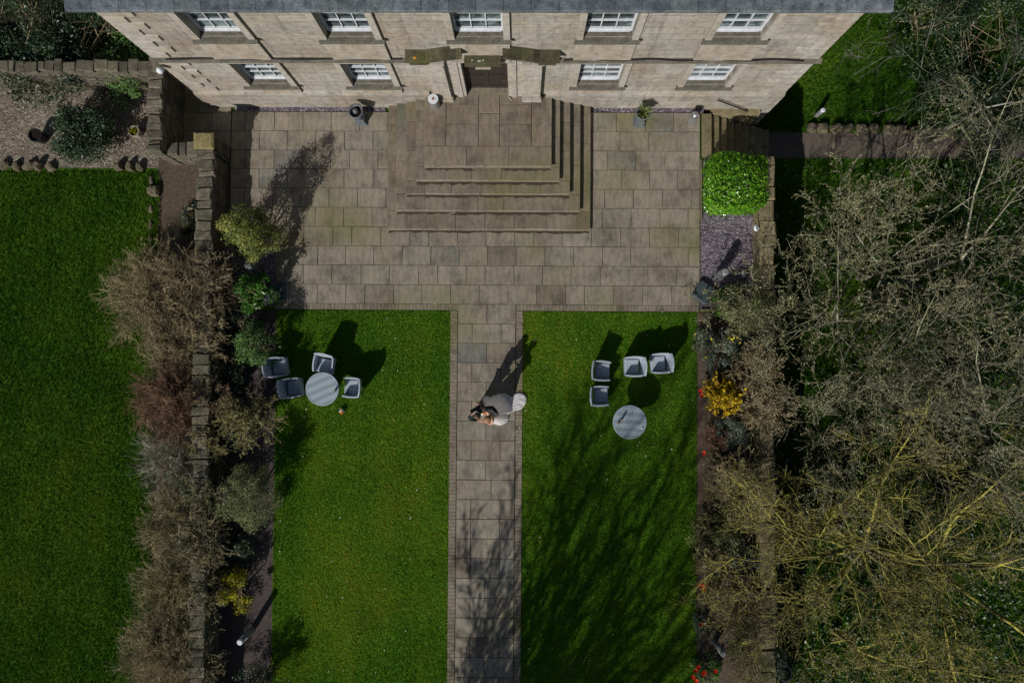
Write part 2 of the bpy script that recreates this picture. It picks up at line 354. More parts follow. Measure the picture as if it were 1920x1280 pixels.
# ground sheets
sheet('ground', [(-300, -300), (WRX1 - 0.05, -300), (WRX1 - 0.05, 6.14), (TX1 + 0.05, 6.14), (TX1 + 0.05, 300), (-300, 300)], -0.03, M['rough'])
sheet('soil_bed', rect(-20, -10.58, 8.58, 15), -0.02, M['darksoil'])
sheet('lower_ground', rect(TX1, 300, -300, 300), LOWZ - 0.01, M['rough'])
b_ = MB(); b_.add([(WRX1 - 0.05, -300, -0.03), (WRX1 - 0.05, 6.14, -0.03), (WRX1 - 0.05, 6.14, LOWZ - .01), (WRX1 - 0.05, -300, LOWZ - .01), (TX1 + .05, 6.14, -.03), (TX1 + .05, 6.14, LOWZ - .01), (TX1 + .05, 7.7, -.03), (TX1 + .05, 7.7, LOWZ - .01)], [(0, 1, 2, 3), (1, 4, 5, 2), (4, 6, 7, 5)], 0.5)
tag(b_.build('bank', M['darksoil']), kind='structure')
sheet('lawn', rect(LX0, PX0 - 0.005, BOT, TY0 - 0.02), 0.0, M['lawn'])
sheet('lawn', rect(PX1 + 0.005, LX1, BOT, TY0 - 0.02), 0.0, M['lawn'])
sheet('soil_bed', rect(WLX1 - 0.05, TX0U - 0.003, 4.0, 6.6), -0.012, M['mulch'])
sheet('soil_bed', rect(-11.36, -10.5, 5.65, 5.96), -0.011, M['soil'])
sheet('lawn', rect(-20, -11.35, -20, 5.70), 0.0, M['rough'])
sheet('gravel_bed', rect(-20, -10.8, 5.85, 9.0), -0.012, M['pea'])
sheet('soil_bed', rect(-11.33, WLX0 + 0.1, -20, 6.4), -0.008, M['soil'])
sheet('soil_bed', rect(WLX1 - 0.05, LX0 - 0.004, BOT, TY0 - 0.03), -0.014, M['mulch'])
sheet('gravel_bed', rect(WLX1 - 0.05, TX0 - 0.004, TY0 + 0.10, 4.03), -0.016, M['purple'])
sheet('gravel_bed', rect(TX1 + 0.003, WRX0 + 0.05, TY0 + 0.10, 6.15), -0.018, M['purple'])
sheet('soil_bed', rect(LX1 + 0.004, WRX0 + 0.05, BOT, TY0 - 0.03), -0.010, M['soil'])
sheet('gravel_bed', rect(-8.95, -4.25, 7.60, YF + 0.1), 0.004, M['purple'])
sheet('gravel_bed', rect(2.15, 5.6, 7.60, YF + 0.1), 0.004, M['purple'])
sheet('path', rect(-10.6, TX0U, 6.4, 30), -0.006, M['joint'])
sheet('lawn', rect(7.5, 40, 7.65, 30), LOWZ, M['rough'])
sheet('lawn', rect(7.5, 40, -30, 6.70), LOWZ, M['rough'])
sheet('path', rect(7.45, 40, 6.70, 7.55), LOWZ + 0.006, M['tarmac'])

# paved terrace: real slabs with moss in the joints
def slabs(mb, x0, x1, y0, y1, z, rowh, full=0.885, gap=0.013, phase=0, half=0.5, bev=0.006, thick=0.05):
    nrow = max(1, round((y1 - y0) / rowh)); rh = (y1 - y0) / nrow
    for r in range(nrow):
        ya = y1 - (r + 1) * rh; x = x0; ph = (r + phase) % 2
        first = full * (half if ph else 1.0)
        L = [first]
        while sum(L) < (x1 - x0) - 0.25: L.append(full * rnd.choice([1, 1, 1, 1, 1, 1, 0.98, 1.02, 0.66, 1.0]))
        s_ = (x1 - x0 - sum(L[:-1]))
        if s_ < 0.2 and len(L) > 1: L = L[:-1]; L[-1] += s_
        else: L[-1] = s_
        for l in L:
            dz = rnd.uniform(-0.003, 0.003)
            mb.box(x + gap / 2, x + l - gap / 2, ya + gap / 2, ya + rh - gap / 2, z - thick, z + dz, min(1, max(0, rnd.gauss(0.5, 0.2))), 0, bev, 0.003, True)
            x += l
sheet('terrace_bed', [(TX0U, 4.05), (TX0, 4.05), (TX0, TY0), (TX1, TY0), (TX1, 7.62), (TX0U, 7.62)], 0.008, M['joint'])
sheet('path_bed', rect(PX0, PX1, BOT, TY0), 0.007, M['joint'])
mb = MB()
slabs(mb, TX0, TX1, 1.66, 4.05, 0.03, 0.597)
slabs(mb, TX0U, TX1, 4.05, 7.62, 0.03, 0.597, phase=1)
tag(mb.build('terrace', M['paving']), kind='structure')
mb = MB(); x = TX0
while x < TX1 - 0.06:                        # soldier course along the lawn edge
    if not (PX0 + 0.24 < x < PX1 - 0.3): mb.box(x + 0.003, x + 0.107, TY0 + 0.005, 1.655, -0.03, 0.028 + rnd.uniform(-.003, .003), rnd.uniform(.3, .75), 0, 0.004, 0.002, True)
    x += 0.11
for (xa, xb) in ((PX0, PX0 + 0.225), (PX1 - 0.215, PX1)):
    y = TY0 - 0.01
    while y > BOT:
        mb.box(xa + 0.005, xb - 0.005, y - 0.107, y - 0.003, -0.03, 0.028 + rnd.uniform(-.003, .003), rnd.uniform(.3, .75), 0, 0.004, 0.002, True); y -= 0.11
tag(mb.build('brick_edging', M['brick']), kind='structure')
mb = MB(); xa, xb = PX0 + 0.235, PX1 - 0.225; y = 1.66; k = 0; W_ = xb - xa
while y > BOT:
    rows = [0, .5, 1] if k % 2 == 0 else [0, .25, .75, 1]
    if k > 3 and rnd.random() < 0.25: rows = rnd.choice([[0, .5, 1], [0, .6, 1], [0, .25, .75, 1]])
    for i in range(len(rows) - 1):
        mb.box(xa + W_ * rows[i] + 0.0065, xa + W_ * rows[i + 1] - 0.0065, y - 0.5905, y - 0.0065, -0.02, 0.03 + rnd.uniform(-.003, .003), min(1, max(0, rnd.gauss(0.5, 0.2))), 0, 0.006, 0.003, True)
    y -= 0.597; k += 1
tag(mb.build('path', M['paving']), kind='structure')
mb = MB(); slabs(mb, -10.55, TX0U - 0.02, 6.45, 11.0, 0.02, 0.6)
tag(mb.build('side_path', M['paving']), kind='structure')
# dark edging board round the upper terrace's right side and the bottom of the right slate bed
mb = MB(); mb.box(TX1 + 0.012, TX1 + 0.055, 4.3, 6.15, -0.03, 0.05); mb.box(TX1 + 0.03, 6.1, TY0 + 0.02, TY0 + 0.085, -0.03, 0.05)
tag(mb.build('kerb', M['tan']), kind='structure')

# ------------------------------------------------------------------ grass blades
def blades(name, areas, dens, hgt, wid, mat, z=0.0):
    Vs = []; T = []
    for (x0, x1, y0, y1, d_) in areas:
        n = int((x1 - x0) * (y1 - y0) * dens * d_); p = rng.random((n, 2)) * [x1 - x0, y1 - y0] + [x0, y0]
        h = hgt * (0.6 + 0.8 * rng.random(n)); a = rng.random(n) * 6.283; ln = rng.normal(0, 0.45, (n, 2)) * h[:, None]
        u = np.stack([np.cos(a), np.sin(a)], 1) * wid * (0.7 + 0.6 * rng.random((n, 1)))
        zz = np.full(n, z); A = np.column_stack([p - u, zz]); B = np.column_stack([p + u, zz]); T_ = np.column_stack([p + ln, zz + h])
        Vs.append(np.stack([A, B, T_], 1).reshape(-1, 3))
        big = 0.47 + 0.26 * np.sin(p[:, 0] * .55 + 1.1 * np.sin(p[:, 1] * .37) + 1) * np.sin(p[:, 1] * .43 + .8) + 0.22 * np.sin(p[:, 0] * 1.7 + 2 * np.sin(p[:, 1] * .9)) * np.sin(p[:, 1] * 1.3 + 1.3 * np.sin(p[:, 0] * 1.1))
        stripe = 0.07 * np.sign(np.sin(p[:, 0] * 2 * math.pi / 1.1))
        big += .30 * np.exp(-((p[:, 0] + 5.9) / 1.3) ** 2 - ((p[:, 1] + 6.6) / 3.4) ** 2) + .16 * np.exp(-((p[:, 0] + 5.6) / 2.2) ** 2 - ((p[:, 1] + 1.2) / 2.0) ** 2)
        T.append(np.clip(big + stripe + rng.normal(0, 0.2, n), 0, 1))
    V = np.concatenate(Vs); return tag(np_mesh(name, V, np.arange(len(V)).reshape(-1, 3), np.concatenate(T), mat), kind='stuff')
M['blade'] = m_tone('grass_blade', (0.050, 0.155, 0.009), (0.40, 0.42, 0.038), 0.75, 0.15, (0.13, 0.285, 0.018), 0.35)
M['blade2'] = m_tone('rough_grass_blade', (0.026, 0.095, 0.005), (0.17, 0.25, 0.02), 0.75, 0.15, (0.060, 0.155, 0.010), 0.35)
tag(blades('grass', [(LX0, PX0, -10.4, TY0 - .02, 1), (PX1, LX1, -10.4, TY0 - .02, 1)], 1900, 0.045, 0.010, M['blade']), 'short mown green grass of the two front lawns', 'grass')
tag(blades('long_grass', [(-16.5, -11.25, -10.4, 5.72, 1)], 1300, 0.085, 0.012, M['blade2']), 'longer dark green grass of the lawn beyond the shrub bank', 'grass')
tag(blades('lower_grass', [(7.6, 17, 7.6, 16, 1), (7.6, 18, -11, 6.68, .8)], 900, 0.10, 0.014, M['blade2'], LOWZ), 'rough grass beside the lower path under the trees', 'grass')

# ------------------------------------------------------------------ the house
house = empty('stone_house', (-1.03, YF, 0), 'two storey pale limestone house with sash windows and mossy broken pediment over its door', 'house')
EAVE = 6.45
UPX = [-7.35, -4.21, -1.07, 2.07, 5.20]; LOX = [-7.25, -4.28, 2.15, 5.20]
OW = 1.20                                     # window opening width
U0, U1 = 4.46, 6.20; L0, L1 = 1.58, 3.08
mb = MB()
BACK = YF + 9.0
# upper storey (above 3.0) and lower storey are walled separately since their openings differ slightly
def storey(z0, z1, openings, oz0, oz1):
    x = HX0
    for (c, wd) in openings:
        mb.box(x, c - wd / 2, YF, YF + 0.45, z0, z1, 0.5)
        if oz0 > z0: mb.box(c - wd / 2, c + wd / 2, YF, YF + 0.45, z0, oz0, 0.5)
        if oz1 < z1: mb.box(c - wd / 2, c + wd / 2, YF, YF + 0.45, oz1, z1, 0.5)
        x = c + wd / 2
    mb.box(x, HX1, YF, YF + 0.45, z0, z1, 0.5)
storey(3.24, EAVE, [(c, OW) for c in UPX], U0, U1)
DW = 1.24; DC = -1.03; DTOP = 3.22
x = HX0
for (c, wd, o0, o1) in [(LOX[0], OW, L0, L1), (LOX[1], OW, L0, L1), (DC, DW, 0.80, DTOP), (LOX[2], OW, L0, L1), (LOX[3], OW, L0, L1)]:
    mb.box(x, c - wd / 2, YF, YF + 0.45, -2.0, 3.24, 0.5)
    mb.box(c - wd / 2, c + wd / 2, YF, YF + 0.45, -2.0, o0, 0.5); mb.box(c - wd / 2, c + wd / 2, YF, YF + 0.45, o1, 3.24, 0.5)
    x = c + wd / 2
mb.box(x, HX1, YF, YF + 0.45, -2.0, 3.24, 0.5)
mb.box(HX0, HX0 + 0.45, YF + 0.45, BACK, -2.0, EAVE, 0.5); mb.box(HX1 - 0.45, HX1, YF + 0.45, BACK, -2.0, EAVE, 0.5); mb.box(HX0, HX1, BACK, BACK + 0.45, -2.0, EAVE, 0.5)
mb.box(HX0 + 0.45, HX1 - 0.45, YF + 0.45, YF + 0.5, -2.0, EAVE, 0.5, 1)      # dark rooms behind the glass
mb.build('wall', [M['ashlar'], M['black']], house)
mb = MB()                                     # plinth with a sloping top edge
for (xa, xb) in ((HX0 - 0.05, -2.75), (0.70, HX1 + 0.05)):
    p = [(YF - 0.001, -2.0), (YF - 0.10, -2.0), (YF - 0.10, 0.98), (YF - 0.06, 1.06), (YF - 0.001, 1.10)]
    mb.hull([(xa, y, z) for y, z in p][::-1], [(xb, y, z) for y, z in p][::-1], 0.5)
mb.build('plinth', M['ashlar'], house)
mb = MB()
for (xa, xb) in ((HX0 - 0.14, -2.98), (0.92, HX1 + 0.14)):
    p = [(YF - 0.001, 3.14), (YF - 0.07, 3.14), (YF - 0.11, 3.20), (YF - 0.11, 3.27), (YF - 0.001, 3.31)]
    mb = MB(); mb.hull([(xa, y, z) for y, z in p][::-1], [(xb, y, z) for y, z in p][::-1], 0.5); mb.build('string_course', M['weathered'], house)
mb = MB()                                     # cable clipped along the string course, sagging here and there
pts = []; x = HX0 + 0.3
while x < HX1 - 0.1:
    pts.append((x, YF - 0.05 - 0.03 * math.sin(x * 1.9) ** 2, 3.325 + 0.012 * math.sin(x * 4.1))); x += 0.25
for seg in ([p for p in pts if p[0] < -3.1], [p for p in pts if p[0] > 1.0]): mb = MB(); mb.tube(seg, 0.016, 6); mb.build('cable', M['cable'], house)
mb = MB()                                     # cornice
p = [(YF - 0.001, 5.80), (YF - 0.10, 5.84), (YF - 0.12, 5.98), (YF - 0.24, 6.10), (YF - 0.31, 6.23), (YF - 0.33, 6.31), (YF - 0.31, 6.35), (YF + 0.5, 6.47), (YF + 0.5, 5.80)]
n_ = 30
for k in range(n_):
    xa = HX0 - 0.33 + (HX1 - HX0 + 0.66) * k / n_; xb = HX0 - 0.33 + (HX1 - HX0 + 0.66) * (k + 1) / n_
    mb.hull([(xa + 0.004, y, z) for y, z in p][::-1], [(xb - 0.004, y, z) for y, z in p][::-1], rnd.random())
mb.build('cornice', M['lead'], house)
mb = MB(); a0 = (HX0 - 0.25, YF + 0.3, 6.49); a1 = (HX1 + 0.25, YF + 0.3, 6.49); a2 = (HX1 + 0.25, BACK + 0.3, 6.49); a3 = (HX0 - 0.25, BACK + 0.3, 6.49)
r0 = (HX0 + 4.3, YF + 4.8, 9.2); r1 = (HX1 - 4.3, YF + 4.8, 9.2)
mb.add([a0, a1, a2, a3, r0, r1], [(0, 1, 5, 4), (1, 2, 5), (2, 3, 4, 5), (3, 0, 4)], 0.5)
mb.build('roof', M['slate'], house)
# quoins: alternate long and short blocks at both corners
k = 0
for (z0, z1) in ((1.12, 3.13), (3.34, 5.80)):
    nq = round((z1 - z0) / 0.305); hq = (z1 - z0) / nq
    for i in range(nq):
        wq = 0.78 if k % 2 == 0 else 0.48; k += 1
        for side in (0, 1):
            mb = MB(); za, zb = z0 + i * hq + 0.012, z0 + (i + 1) * hq - 0.012
            xa, xb = (HX0 - 0.035, HX0 + wq) if side == 0 else (HX1 - wq, HX1 + 0.035)
            yb = YF + (1.26 - wq)
            b0 = 0.02; mb.hull([(xa, YF - 0.001, za), (xb, YF - 0.001, za), (xb, YF - 0.001, zb), (xa, YF - 0.001, zb)][::-1], [(xa, YF - 0.045, za + b0), (xb - b0, YF - 0.045, za + b0), (xb - b0, YF - 0.045, zb - b0), (xa, YF - 0.045, zb - b0)][::-1])
            mb.build('quoin', M['dressed'], house)
def prism_x(mb, c, x0, x1, prof, tone=None):
    mb.hull([(x0, y, z) for y, z in prof], [(x1, y, z) for y, z in prof], tone)
PR = 0.075
def window(c, z0, z1, bottom, upper):
    s = empty('window', (c, YF, z0)); s.parent = house; s.location = (c - house.location.x, 0, z0)
    m1 = MB(); jw = 0.16
    for sg in (-1, 1):
        xa, xb = sorted((c + sg * OW / 2, c + sg * (OW / 2 + jw)))
        m1 = MB(); m1.box(xa, xb, YF - PR, YF - 0.001, z0, z1 + (0.0 if upper else 0.05)); m1.build('window_jamb', M['dressed'], s)
    if not upper: m1 = MB(); m1.box(c - OW / 2, c + OW / 2, YF - PR, YF - 0.001, z1, z1 + 0.05); m1.build('lintel', M['dressed'], s)
    m1 = MB(); m1.box(c - OW / 2 - jw + 0.01, c + OW / 2 + jw - 0.01, YF - PR + 0.004, YF - 0.001, bottom, z0 - 0.13); m1.build('apron', M['dressed'], s)
    m1 = MB(); p = [(YF + 0.13, z0 + 0.015), (YF - 0.13, z0 - 0.02), (YF - 0.14, z0 - 0.05), (YF - 0.14, z0 - 0.11), (YF - 0.0755, z0 - 0.13), (YF + 0.13, z0 - 0.13)]
    m1.hull([(c - OW / 2 + 0.002, y, z) for y, z in p], [(c + OW / 2 - 0.002, y, z) for y, z in p], 0.3)
    for sg in (-1, 1):
        xa, xb = sorted((c + sg * (OW / 2 - 0.002), c + sg * (OW / 2 + jw + 0.05)))
        m1.hull([(xa, y, z) for y, z in [(YF - 0.0755, z0 - 0.004), (YF - 0.13, z0 - 0.022), (YF - 0.14, z0 - 0.05), (YF - 0.14, z0 - 0.11), (YF - 0.0755, z0 - 0.13)]], [(xb, y, z) for y, z in [(YF - 0.0755, z0 - 0.004), (YF - 0.13, z0 - 0.022), (YF - 0.14, z0 - 0.05), (YF - 0.14, z0 - 0.11), (YF - 0.0755, z0 - 0.13)]], 0.3)
    m1.build('window_sill', M['weathered'], s)
    # sash
    m1 = MB(); yd = YF + 0.17; a, b2 = c - OW / 2 + 0.004, c + OW / 2 - 0.004; fz0, fz1 = z0 + 0.02, z1 - 0.005
    m1.box(a, a + 0.045, yd - 0.03, yd + 0.06, fz0, fz1); m1.box(b2 - 0.045, b2, yd - 0.03, yd + 0.06, fz0, fz1)
    m1.box(a + 0.046, b2 - 0.046, yd - 0.05, yd + 0.06, fz0, fz0 + 0.03); m1.box(a + 0.046, b2 - 0.046, yd - 0.03, yd + 0.06, fz1 - 0.07, fz1)
    ia, ib = a + 0.047, b2 - 0.047; g0, g1 = fz0 + 0.031, fz1 - 0.071; mid = (g0 + g1) / 2
    m1.box(ia, ib, yd - 0.01, yd + 0.045, g0, g0 + 0.055); m1.box(ia, ib, yd - 0.012, yd + 0.045, mid - 0.02, mid + 0.02)
    for (h0, h1) in ((g0 + 0.056, mid - 0.021), (mid + 0.021, g1)):
        hm = (h0 + h1) / 2
        for q in (1, 2):
            xc = ia + (ib - ia) * q / 3
            m1.box(xc - 0.011, xc + 0.011, yd + 0.0, yd + 0.045, h0, hm - 0.0115); m1.box(xc - 0.011, xc + 0.011, yd + 0.0, yd + 0.045, hm + 0.0115, h1)
        m1.box(ia, ib, yd + 0.001, yd + 0.044, hm - 0.011, hm + 0.011)
    m1.build('sash', M['white'], s)
    m1 = MB(); m1.box(ia, ib, yd + 0.046, yd + 0.052, g0, g1); m1.build('pane', M['glass'], s)
    return s
for c in UPX: window(c, U0, U1, 3.32, True)
for c in LOX: window(c, L0, L1, 1.08, False)
# door, its surround and the broken pediment
d = empty('door', (0, 0, 0)); d.parent = house; d.location = (DC - house.location.x, 0.2, 0.83)
mb = MB(); yd = YF + 0.20; x0, x1 = DC - DW / 2 + 0.002, DC + DW / 2 - 0.002
mb.box(x0, x1, yd, yd + 0.05, 0.86, DTOP - 0.003)
for (xa, xb) in ((x0, x0 + 0.1), (DC - 0.05, DC + 0.05), (x1 - 0.1, x1)): mb.box(xa, xb, yd - 0.02, yd - 0.0005, 0.86, DTOP - 0.004)
for (za, zb) in ((0.861, 1.05), (1.62, 1.76), (2.28, 2.42), (2.86, 2.97)):
    mb.box(x0 + 0.101, DC - 0.051, yd - 0.021, yd - 0.0006, za, zb); mb.box(DC + 0.051, x1 - 0.101, yd - 0.021, yd - 0.0006, za, zb)
mb.build('door_leaf', M['door'], d)
mb = MB(); mb.lathe([(0.018, 0), (0.02, 0.02), (0.045, 0.03), (0.05, 0.05), (0.03, 0.075)], 14, (DC + 0.50, yd - 0.03, 1.48)); mb.tube([(DC + 0.50, yd - 0.02, 1.53), (DC + 0.50, yd - 0.085, 1.53)], [0.02, 0.045], 12); mb.build('door_handle', M['brass'], d)
mb = MB(); mb.box(DC - DW / 2 + 0.003, DC + DW / 2 - 0.003, YF - 0.02, YF + 0.25, 0.805, 0.853); mb.build('threshold', M['step'], d)
ds = MB()
for sg in (-1, 1):
    def bx(a, b2, yo, z0, z1):
        xa, xb = sorted((DC + sg * a, DC + sg * b2)); ds.box(xa, xb, YF - yo, YF - 0.001, z0, z1)
    bx(DW / 2, DW / 2 + 0.10, 0.06, 0.82, 3.24); bx(DW / 2 + 0.101, DW / 2 + 0.24, 0.09, 0.82, 3.30)      # moulded architrave
    bx(DW / 2 + 0.241, DW / 2 + 0.44, 0.05, 0.82, 3.36)                                                    # flat strip
    bx(DW / 2 + 0.441, DW / 2 + 0.93, 0.19, 0.99, 3.37)                                                    # pilaster
    bx(DW / 2 + 0.40, DW / 2 + 0.97, 0.24, 0.82, 0.988)                                                   # its base
    bx(DW / 2 + 0.40, DW / 2 + 0.99, 0.25, 3.371, 3.455)                                                   # its cap
ds.box(DC - DW / 2 - 0.09, DC + DW / 2 + 0.09, YF - 0.12, YF - 0.001, 3.245, 3.375)
ds.build('door_surround', M['dressed'], house)
pd = MB(); G = []
DP = 0.31
for sg in (-1, 1):
    xs = [1.98, 1.46, 1.30, 1.0, 0.66, 0.52]; zt = [3.78, 3.78, 3.83, 3.92, 4.0, 4.03]
    for i in range(len(xs) - 1):
        a = [(DC + sg * xs[i], YF - 0.002, zt[i]), (DC + sg * xs[i], YF - DP, zt[i] - 0.03), (DC + sg * xs[i], YF - DP, zt[i] - 0.12), (DC + sg * xs[i], YF - DP + 0.12, zt[i] - 0.22), (DC + sg * xs[i], YF - 0.002, zt[i] - 0.26)]
        bq = [(DC + sg * xs[i + 1], p[1], p[2] - zt[i] + zt[i + 1]) for p in a]
        pd.hull(a if sg < 0 else a[::-1], bq if sg < 0 else bq[::-1], rnd.random())
    if sg > -2:
        xa, xb = sorted((DC + sg * 1.44, DC + sg * 1.90)); pd.box(xa, xb, YF - 0.27, YF - 0.002, 3.457, 3.515)
pd.box(DC - 0.48, DC + 0.48, YF - 0.28, YF - 0.002, 3.38, 3.60, 0.6, 0, 0.01)
pd.build('pediment', M['mossy'], house)
mb = MB(); mb.box(DC - 0.47, DC + 0.47, YF - 0.05, YF - 0.001, 3.605, 4.04); mb.build('pediment_panel', M['dressed'], house)
mb = MB(); mb.box(DC - 0.2, DC + 0.2, YF - 0.31, YF - 0.20, 3.29, 3.379); mb.build('keystone', M['dressed'], house)
for (x, y, r) in ((-2.76, YF - 0.2, 0.05),): mb = MB(); mb.rock((x, y, 3.755), r, r * .7, .025, 4); mb.build('orange_lichen', M['lichen_spot'], house)
for (x, y, r) in ((-1.3, YF - 0.2, 0.03), (-1.12, YF - 0.22, 0.045), (-1.02, YF - 0.2, 0.03)): mb = MB(); mb.rock((x, y, 3.59), r, r * .7, .02, 8); mb.build('pale_lichen', M['pale_lichen'], house)
mb = MB(); mb.lathe([(0.06, 0), (0.10, 0.03), (0.10, 0.08), (0.06, 0.14), (0.02, 0.16)], 16, (HX0 - 0.02, YF - 0.20, 2.90)); mb.build('wall_lamp', M['lampwhite'], house, True)

# ------------------------------------------------------------------ entrance steps
st = empty('entrance_steps', (-1.03, 6.7, 0), 'five tier sandstone steps rising on three sides to the front door landing', 'steps')
LV = [(-4.12, 2.11, 3.92, 0.165, 2.3), (-3.84, 1.78, 4.46, 0.33, 2.3), (-3.52, 1.46, 4.94, 0.495, 2.2), (-3.20, 1.14, 5.30, 0.66, 2.2), (-2.92, 0.89, 5.68, 0.825, 0)]
YB = YF - 0.012
TM = (.45, .24)
def ring_len(mb, xa, xb, ya, yb, z, th, horizontal):
    L = (xb - xa) if horizontal else (yb - ya); p = 0.0
    while p < L - 0.02:
        l = rnd.choice([0.9, 0.9, 0.8, 1.0, 0.6]); l = L - p if L - p - l < 0.3 else l; tn = min(1, max(0, rnd.gauss(*TM)))
        if horizontal: mb.box(xa + p + 0.002, xa + p + l - 0.002, ya, yb, z - th, z + rnd.uniform(-.002, .002), tn, 0, 0.011, 0.003)
        else: mb.box(xa, xb, ya + p + 0.002, ya + p + l - 0.002, z - th, z + rnd.uniform(-.002, .002), tn, 0, 0.011, 0.003)
        p += l
for i, (xa, xb, yf, z, _) in enumerate(LV):
    TM = ((.35, .2), (.62, .2), (.28, .2), (.6, .2), (.4, .2))[i]
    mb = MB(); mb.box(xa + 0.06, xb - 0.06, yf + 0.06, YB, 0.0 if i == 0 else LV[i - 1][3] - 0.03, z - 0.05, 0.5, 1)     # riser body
    if i < 4:
        nx = LV[i + 1]; ov = 0.06
        ring_len(mb, xa, xb, yf, nx[2] + ov, z, 0.055, True)
        ring_len(mb, xa, nx[0] + ov, nx[2] + ov + 0.008, YB, z, 0.055, False); ring_len(mb, nx[1] - ov, xb, nx[2] + ov + 0.008, YB, z, 0.055, False)
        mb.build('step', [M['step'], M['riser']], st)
    else:
        X = lambda f: xa + (xb - xa) * f
        g = 0.006; T = lambda: min(1, max(0, rnd.gauss(.4, .22))); yr = yf + 0.64
        def sl(f0, f1, y0, y1): mb.box(X(f0) + g, X(f1) - g, y0 + g, y1 - g, z - 0.055, z + rnd.uniform(-.002, .002), T(), 0, 0.010, 0.002)
        for f0, f1 in ((0, .335), (.335, .665), (.665, 1)): sl(f0, f1, yf, yr)
        mb.box(xa - .012, xb + .012, yf - .014, yf + .006, z - .05, z - .006, .62, 0, .006)
        sl(0, .17, yr, YB); sl(.84, 1, yr, YB); sl(.17, .425, yr, yr + .66); sl(.17, .425, yr + .66, YB - .28); sl(.17, .425, YB - .28, YB)
        sl(.425, .59, yr, yr + .98); sl(.425, .59, yr + .98, YB); sl(.59, .84, yr, yr + .66); sl(.59, .84, yr + .66, YB - .3); sl(.59, .84, YB - .3, YB)
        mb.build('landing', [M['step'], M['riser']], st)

M['contrast'] = m_soil('step_contrast', (0.06, 0.052, 0.038), (0.13, 0.113, 0.084)); M['edge_highlight'] = m_paving('painted_edge_highlight', (1.2, 1.18, 1.15))
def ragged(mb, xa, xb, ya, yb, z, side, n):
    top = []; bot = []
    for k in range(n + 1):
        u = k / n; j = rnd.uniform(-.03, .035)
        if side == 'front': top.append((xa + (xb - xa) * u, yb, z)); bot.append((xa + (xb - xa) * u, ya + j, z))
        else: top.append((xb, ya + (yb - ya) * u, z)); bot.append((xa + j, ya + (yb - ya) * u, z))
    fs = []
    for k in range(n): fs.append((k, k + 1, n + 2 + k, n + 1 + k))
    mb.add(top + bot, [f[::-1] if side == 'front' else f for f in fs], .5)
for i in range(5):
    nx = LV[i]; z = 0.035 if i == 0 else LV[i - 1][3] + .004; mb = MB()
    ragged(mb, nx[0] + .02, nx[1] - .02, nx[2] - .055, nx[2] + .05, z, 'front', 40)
    mb.build('dark_line', M['contrast'], st)  # ragged dark strip at the foot of each step, added for contrast
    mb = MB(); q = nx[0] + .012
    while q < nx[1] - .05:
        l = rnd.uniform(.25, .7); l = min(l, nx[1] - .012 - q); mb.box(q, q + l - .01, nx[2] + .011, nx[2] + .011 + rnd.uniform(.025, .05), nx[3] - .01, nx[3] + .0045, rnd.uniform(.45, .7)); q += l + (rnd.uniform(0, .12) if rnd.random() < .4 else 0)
    mb.build('highlight_strip', M['edge_highlight'], st)  # paler strips along the step fronts: sunlit edge painted as colour
# side steps going down to the right, and their handrail
ss = empty('side_steps', (6.0, 7.2, 0), 'narrow stone steps going down from the terrace past the clipped laurel', 'steps')
nst = 9
for i in range(nst):
    mb = MB(); zt = 0.03 - (i + 0) * (1.63 / nst); xa = TX1 + 0.06 + i * 0.285
    ring_len(mb, xa, xa + 0.30, 6.16, 7.60, zt, 0.06, False); mb.box(xa + 0.01, xa + 0.285, 6.17, 7.60, LOWZ - 0.02, zt - 0.061, 0.4)
    mb.build('step', M['tan'], ss)
mb = MB(); mb.box(TX1 + 0.35, HX1 - 0.3, 7.61, YF - 0.101, -1.9, -0.05); mb.build('side_wall', M['tan'], ss)
hr = empty('handrail', (6.3, YF - 0.1, 0.6), 'black iron handrail sloping down the house wall above the side steps', 'handrail')
mb = MB(); q0 = Vector((5.80, YF - 0.17, 0.86)); q1 = Vector((7.30, YF - 0.17, -0.30)); mb.tube([q0, q1], 0.022, 8); mb.build('rail', M['iron'], hr)
for f in (0.12, 0.55, 0.9):
    mb = MB(); p = q0.lerp(q1, f); mb.tube([p + Vector((0, 0, -.02)), p + Vector((0, 0.05, -0.07)), p + Vector((0, 0.075, -0.07))], 0.011, 6); mb.build('bracket', M['iron'], hr)

# ------------------------------------------------------------------ garden walls
def stones_face(mb, x0, x1, y0, y1, z0, z1, sz=0.32, jit=0.012):
    """rubble courses on every side of a wall, each stone standing a little proud of the core"""
    mb.box(x0 + 0.02, x1 - 0.02, y0 + 0.02, y1 - 0.02, z0, z1 - 0.01, 0.15)
    nz = max(1, round((z1 - z0) / 0.16)); hz = (z1 - z0) / nz
    for r in range(nz):
        za, zb = z0 + r * hz + 0.006, z0 + (r + 1) * hz - 0.006
        for horiz in (True, False):
            L = (x1 - x0) if horiz else (y1 - y0)
            for far in (0, 1):
                p = 0.0 if horiz else 0.06
                E_ = L if horiz else L - 0.06
                while p < E_ - 0.01:
                    l = rnd.uniform(0.6, 1.5) * sz; l = E_ - p if E_ - p - l < 0.12 else l; d_ = rnd.uniform(0, 0.025)
                    if horiz: yy = (y1 - 0.05, y1 + d_) if far else (y0 - d_, y0 + 0.05); mb.box(x0 + p + 0.005, x0 + p + l - 0.005, yy[0], yy[1], za, zb, None, 0, 0.0, 0.006)
                    else: xx = (x1 - 0.05, x1 + d_) if far else (x0 - d_, x0 + 0.05); mb.box(xx[0], xx[1], y0 + p + 0.005, y0 + p + l - 0.005, za, zb, None, 0, 0.0, 0.006)
                    p += l
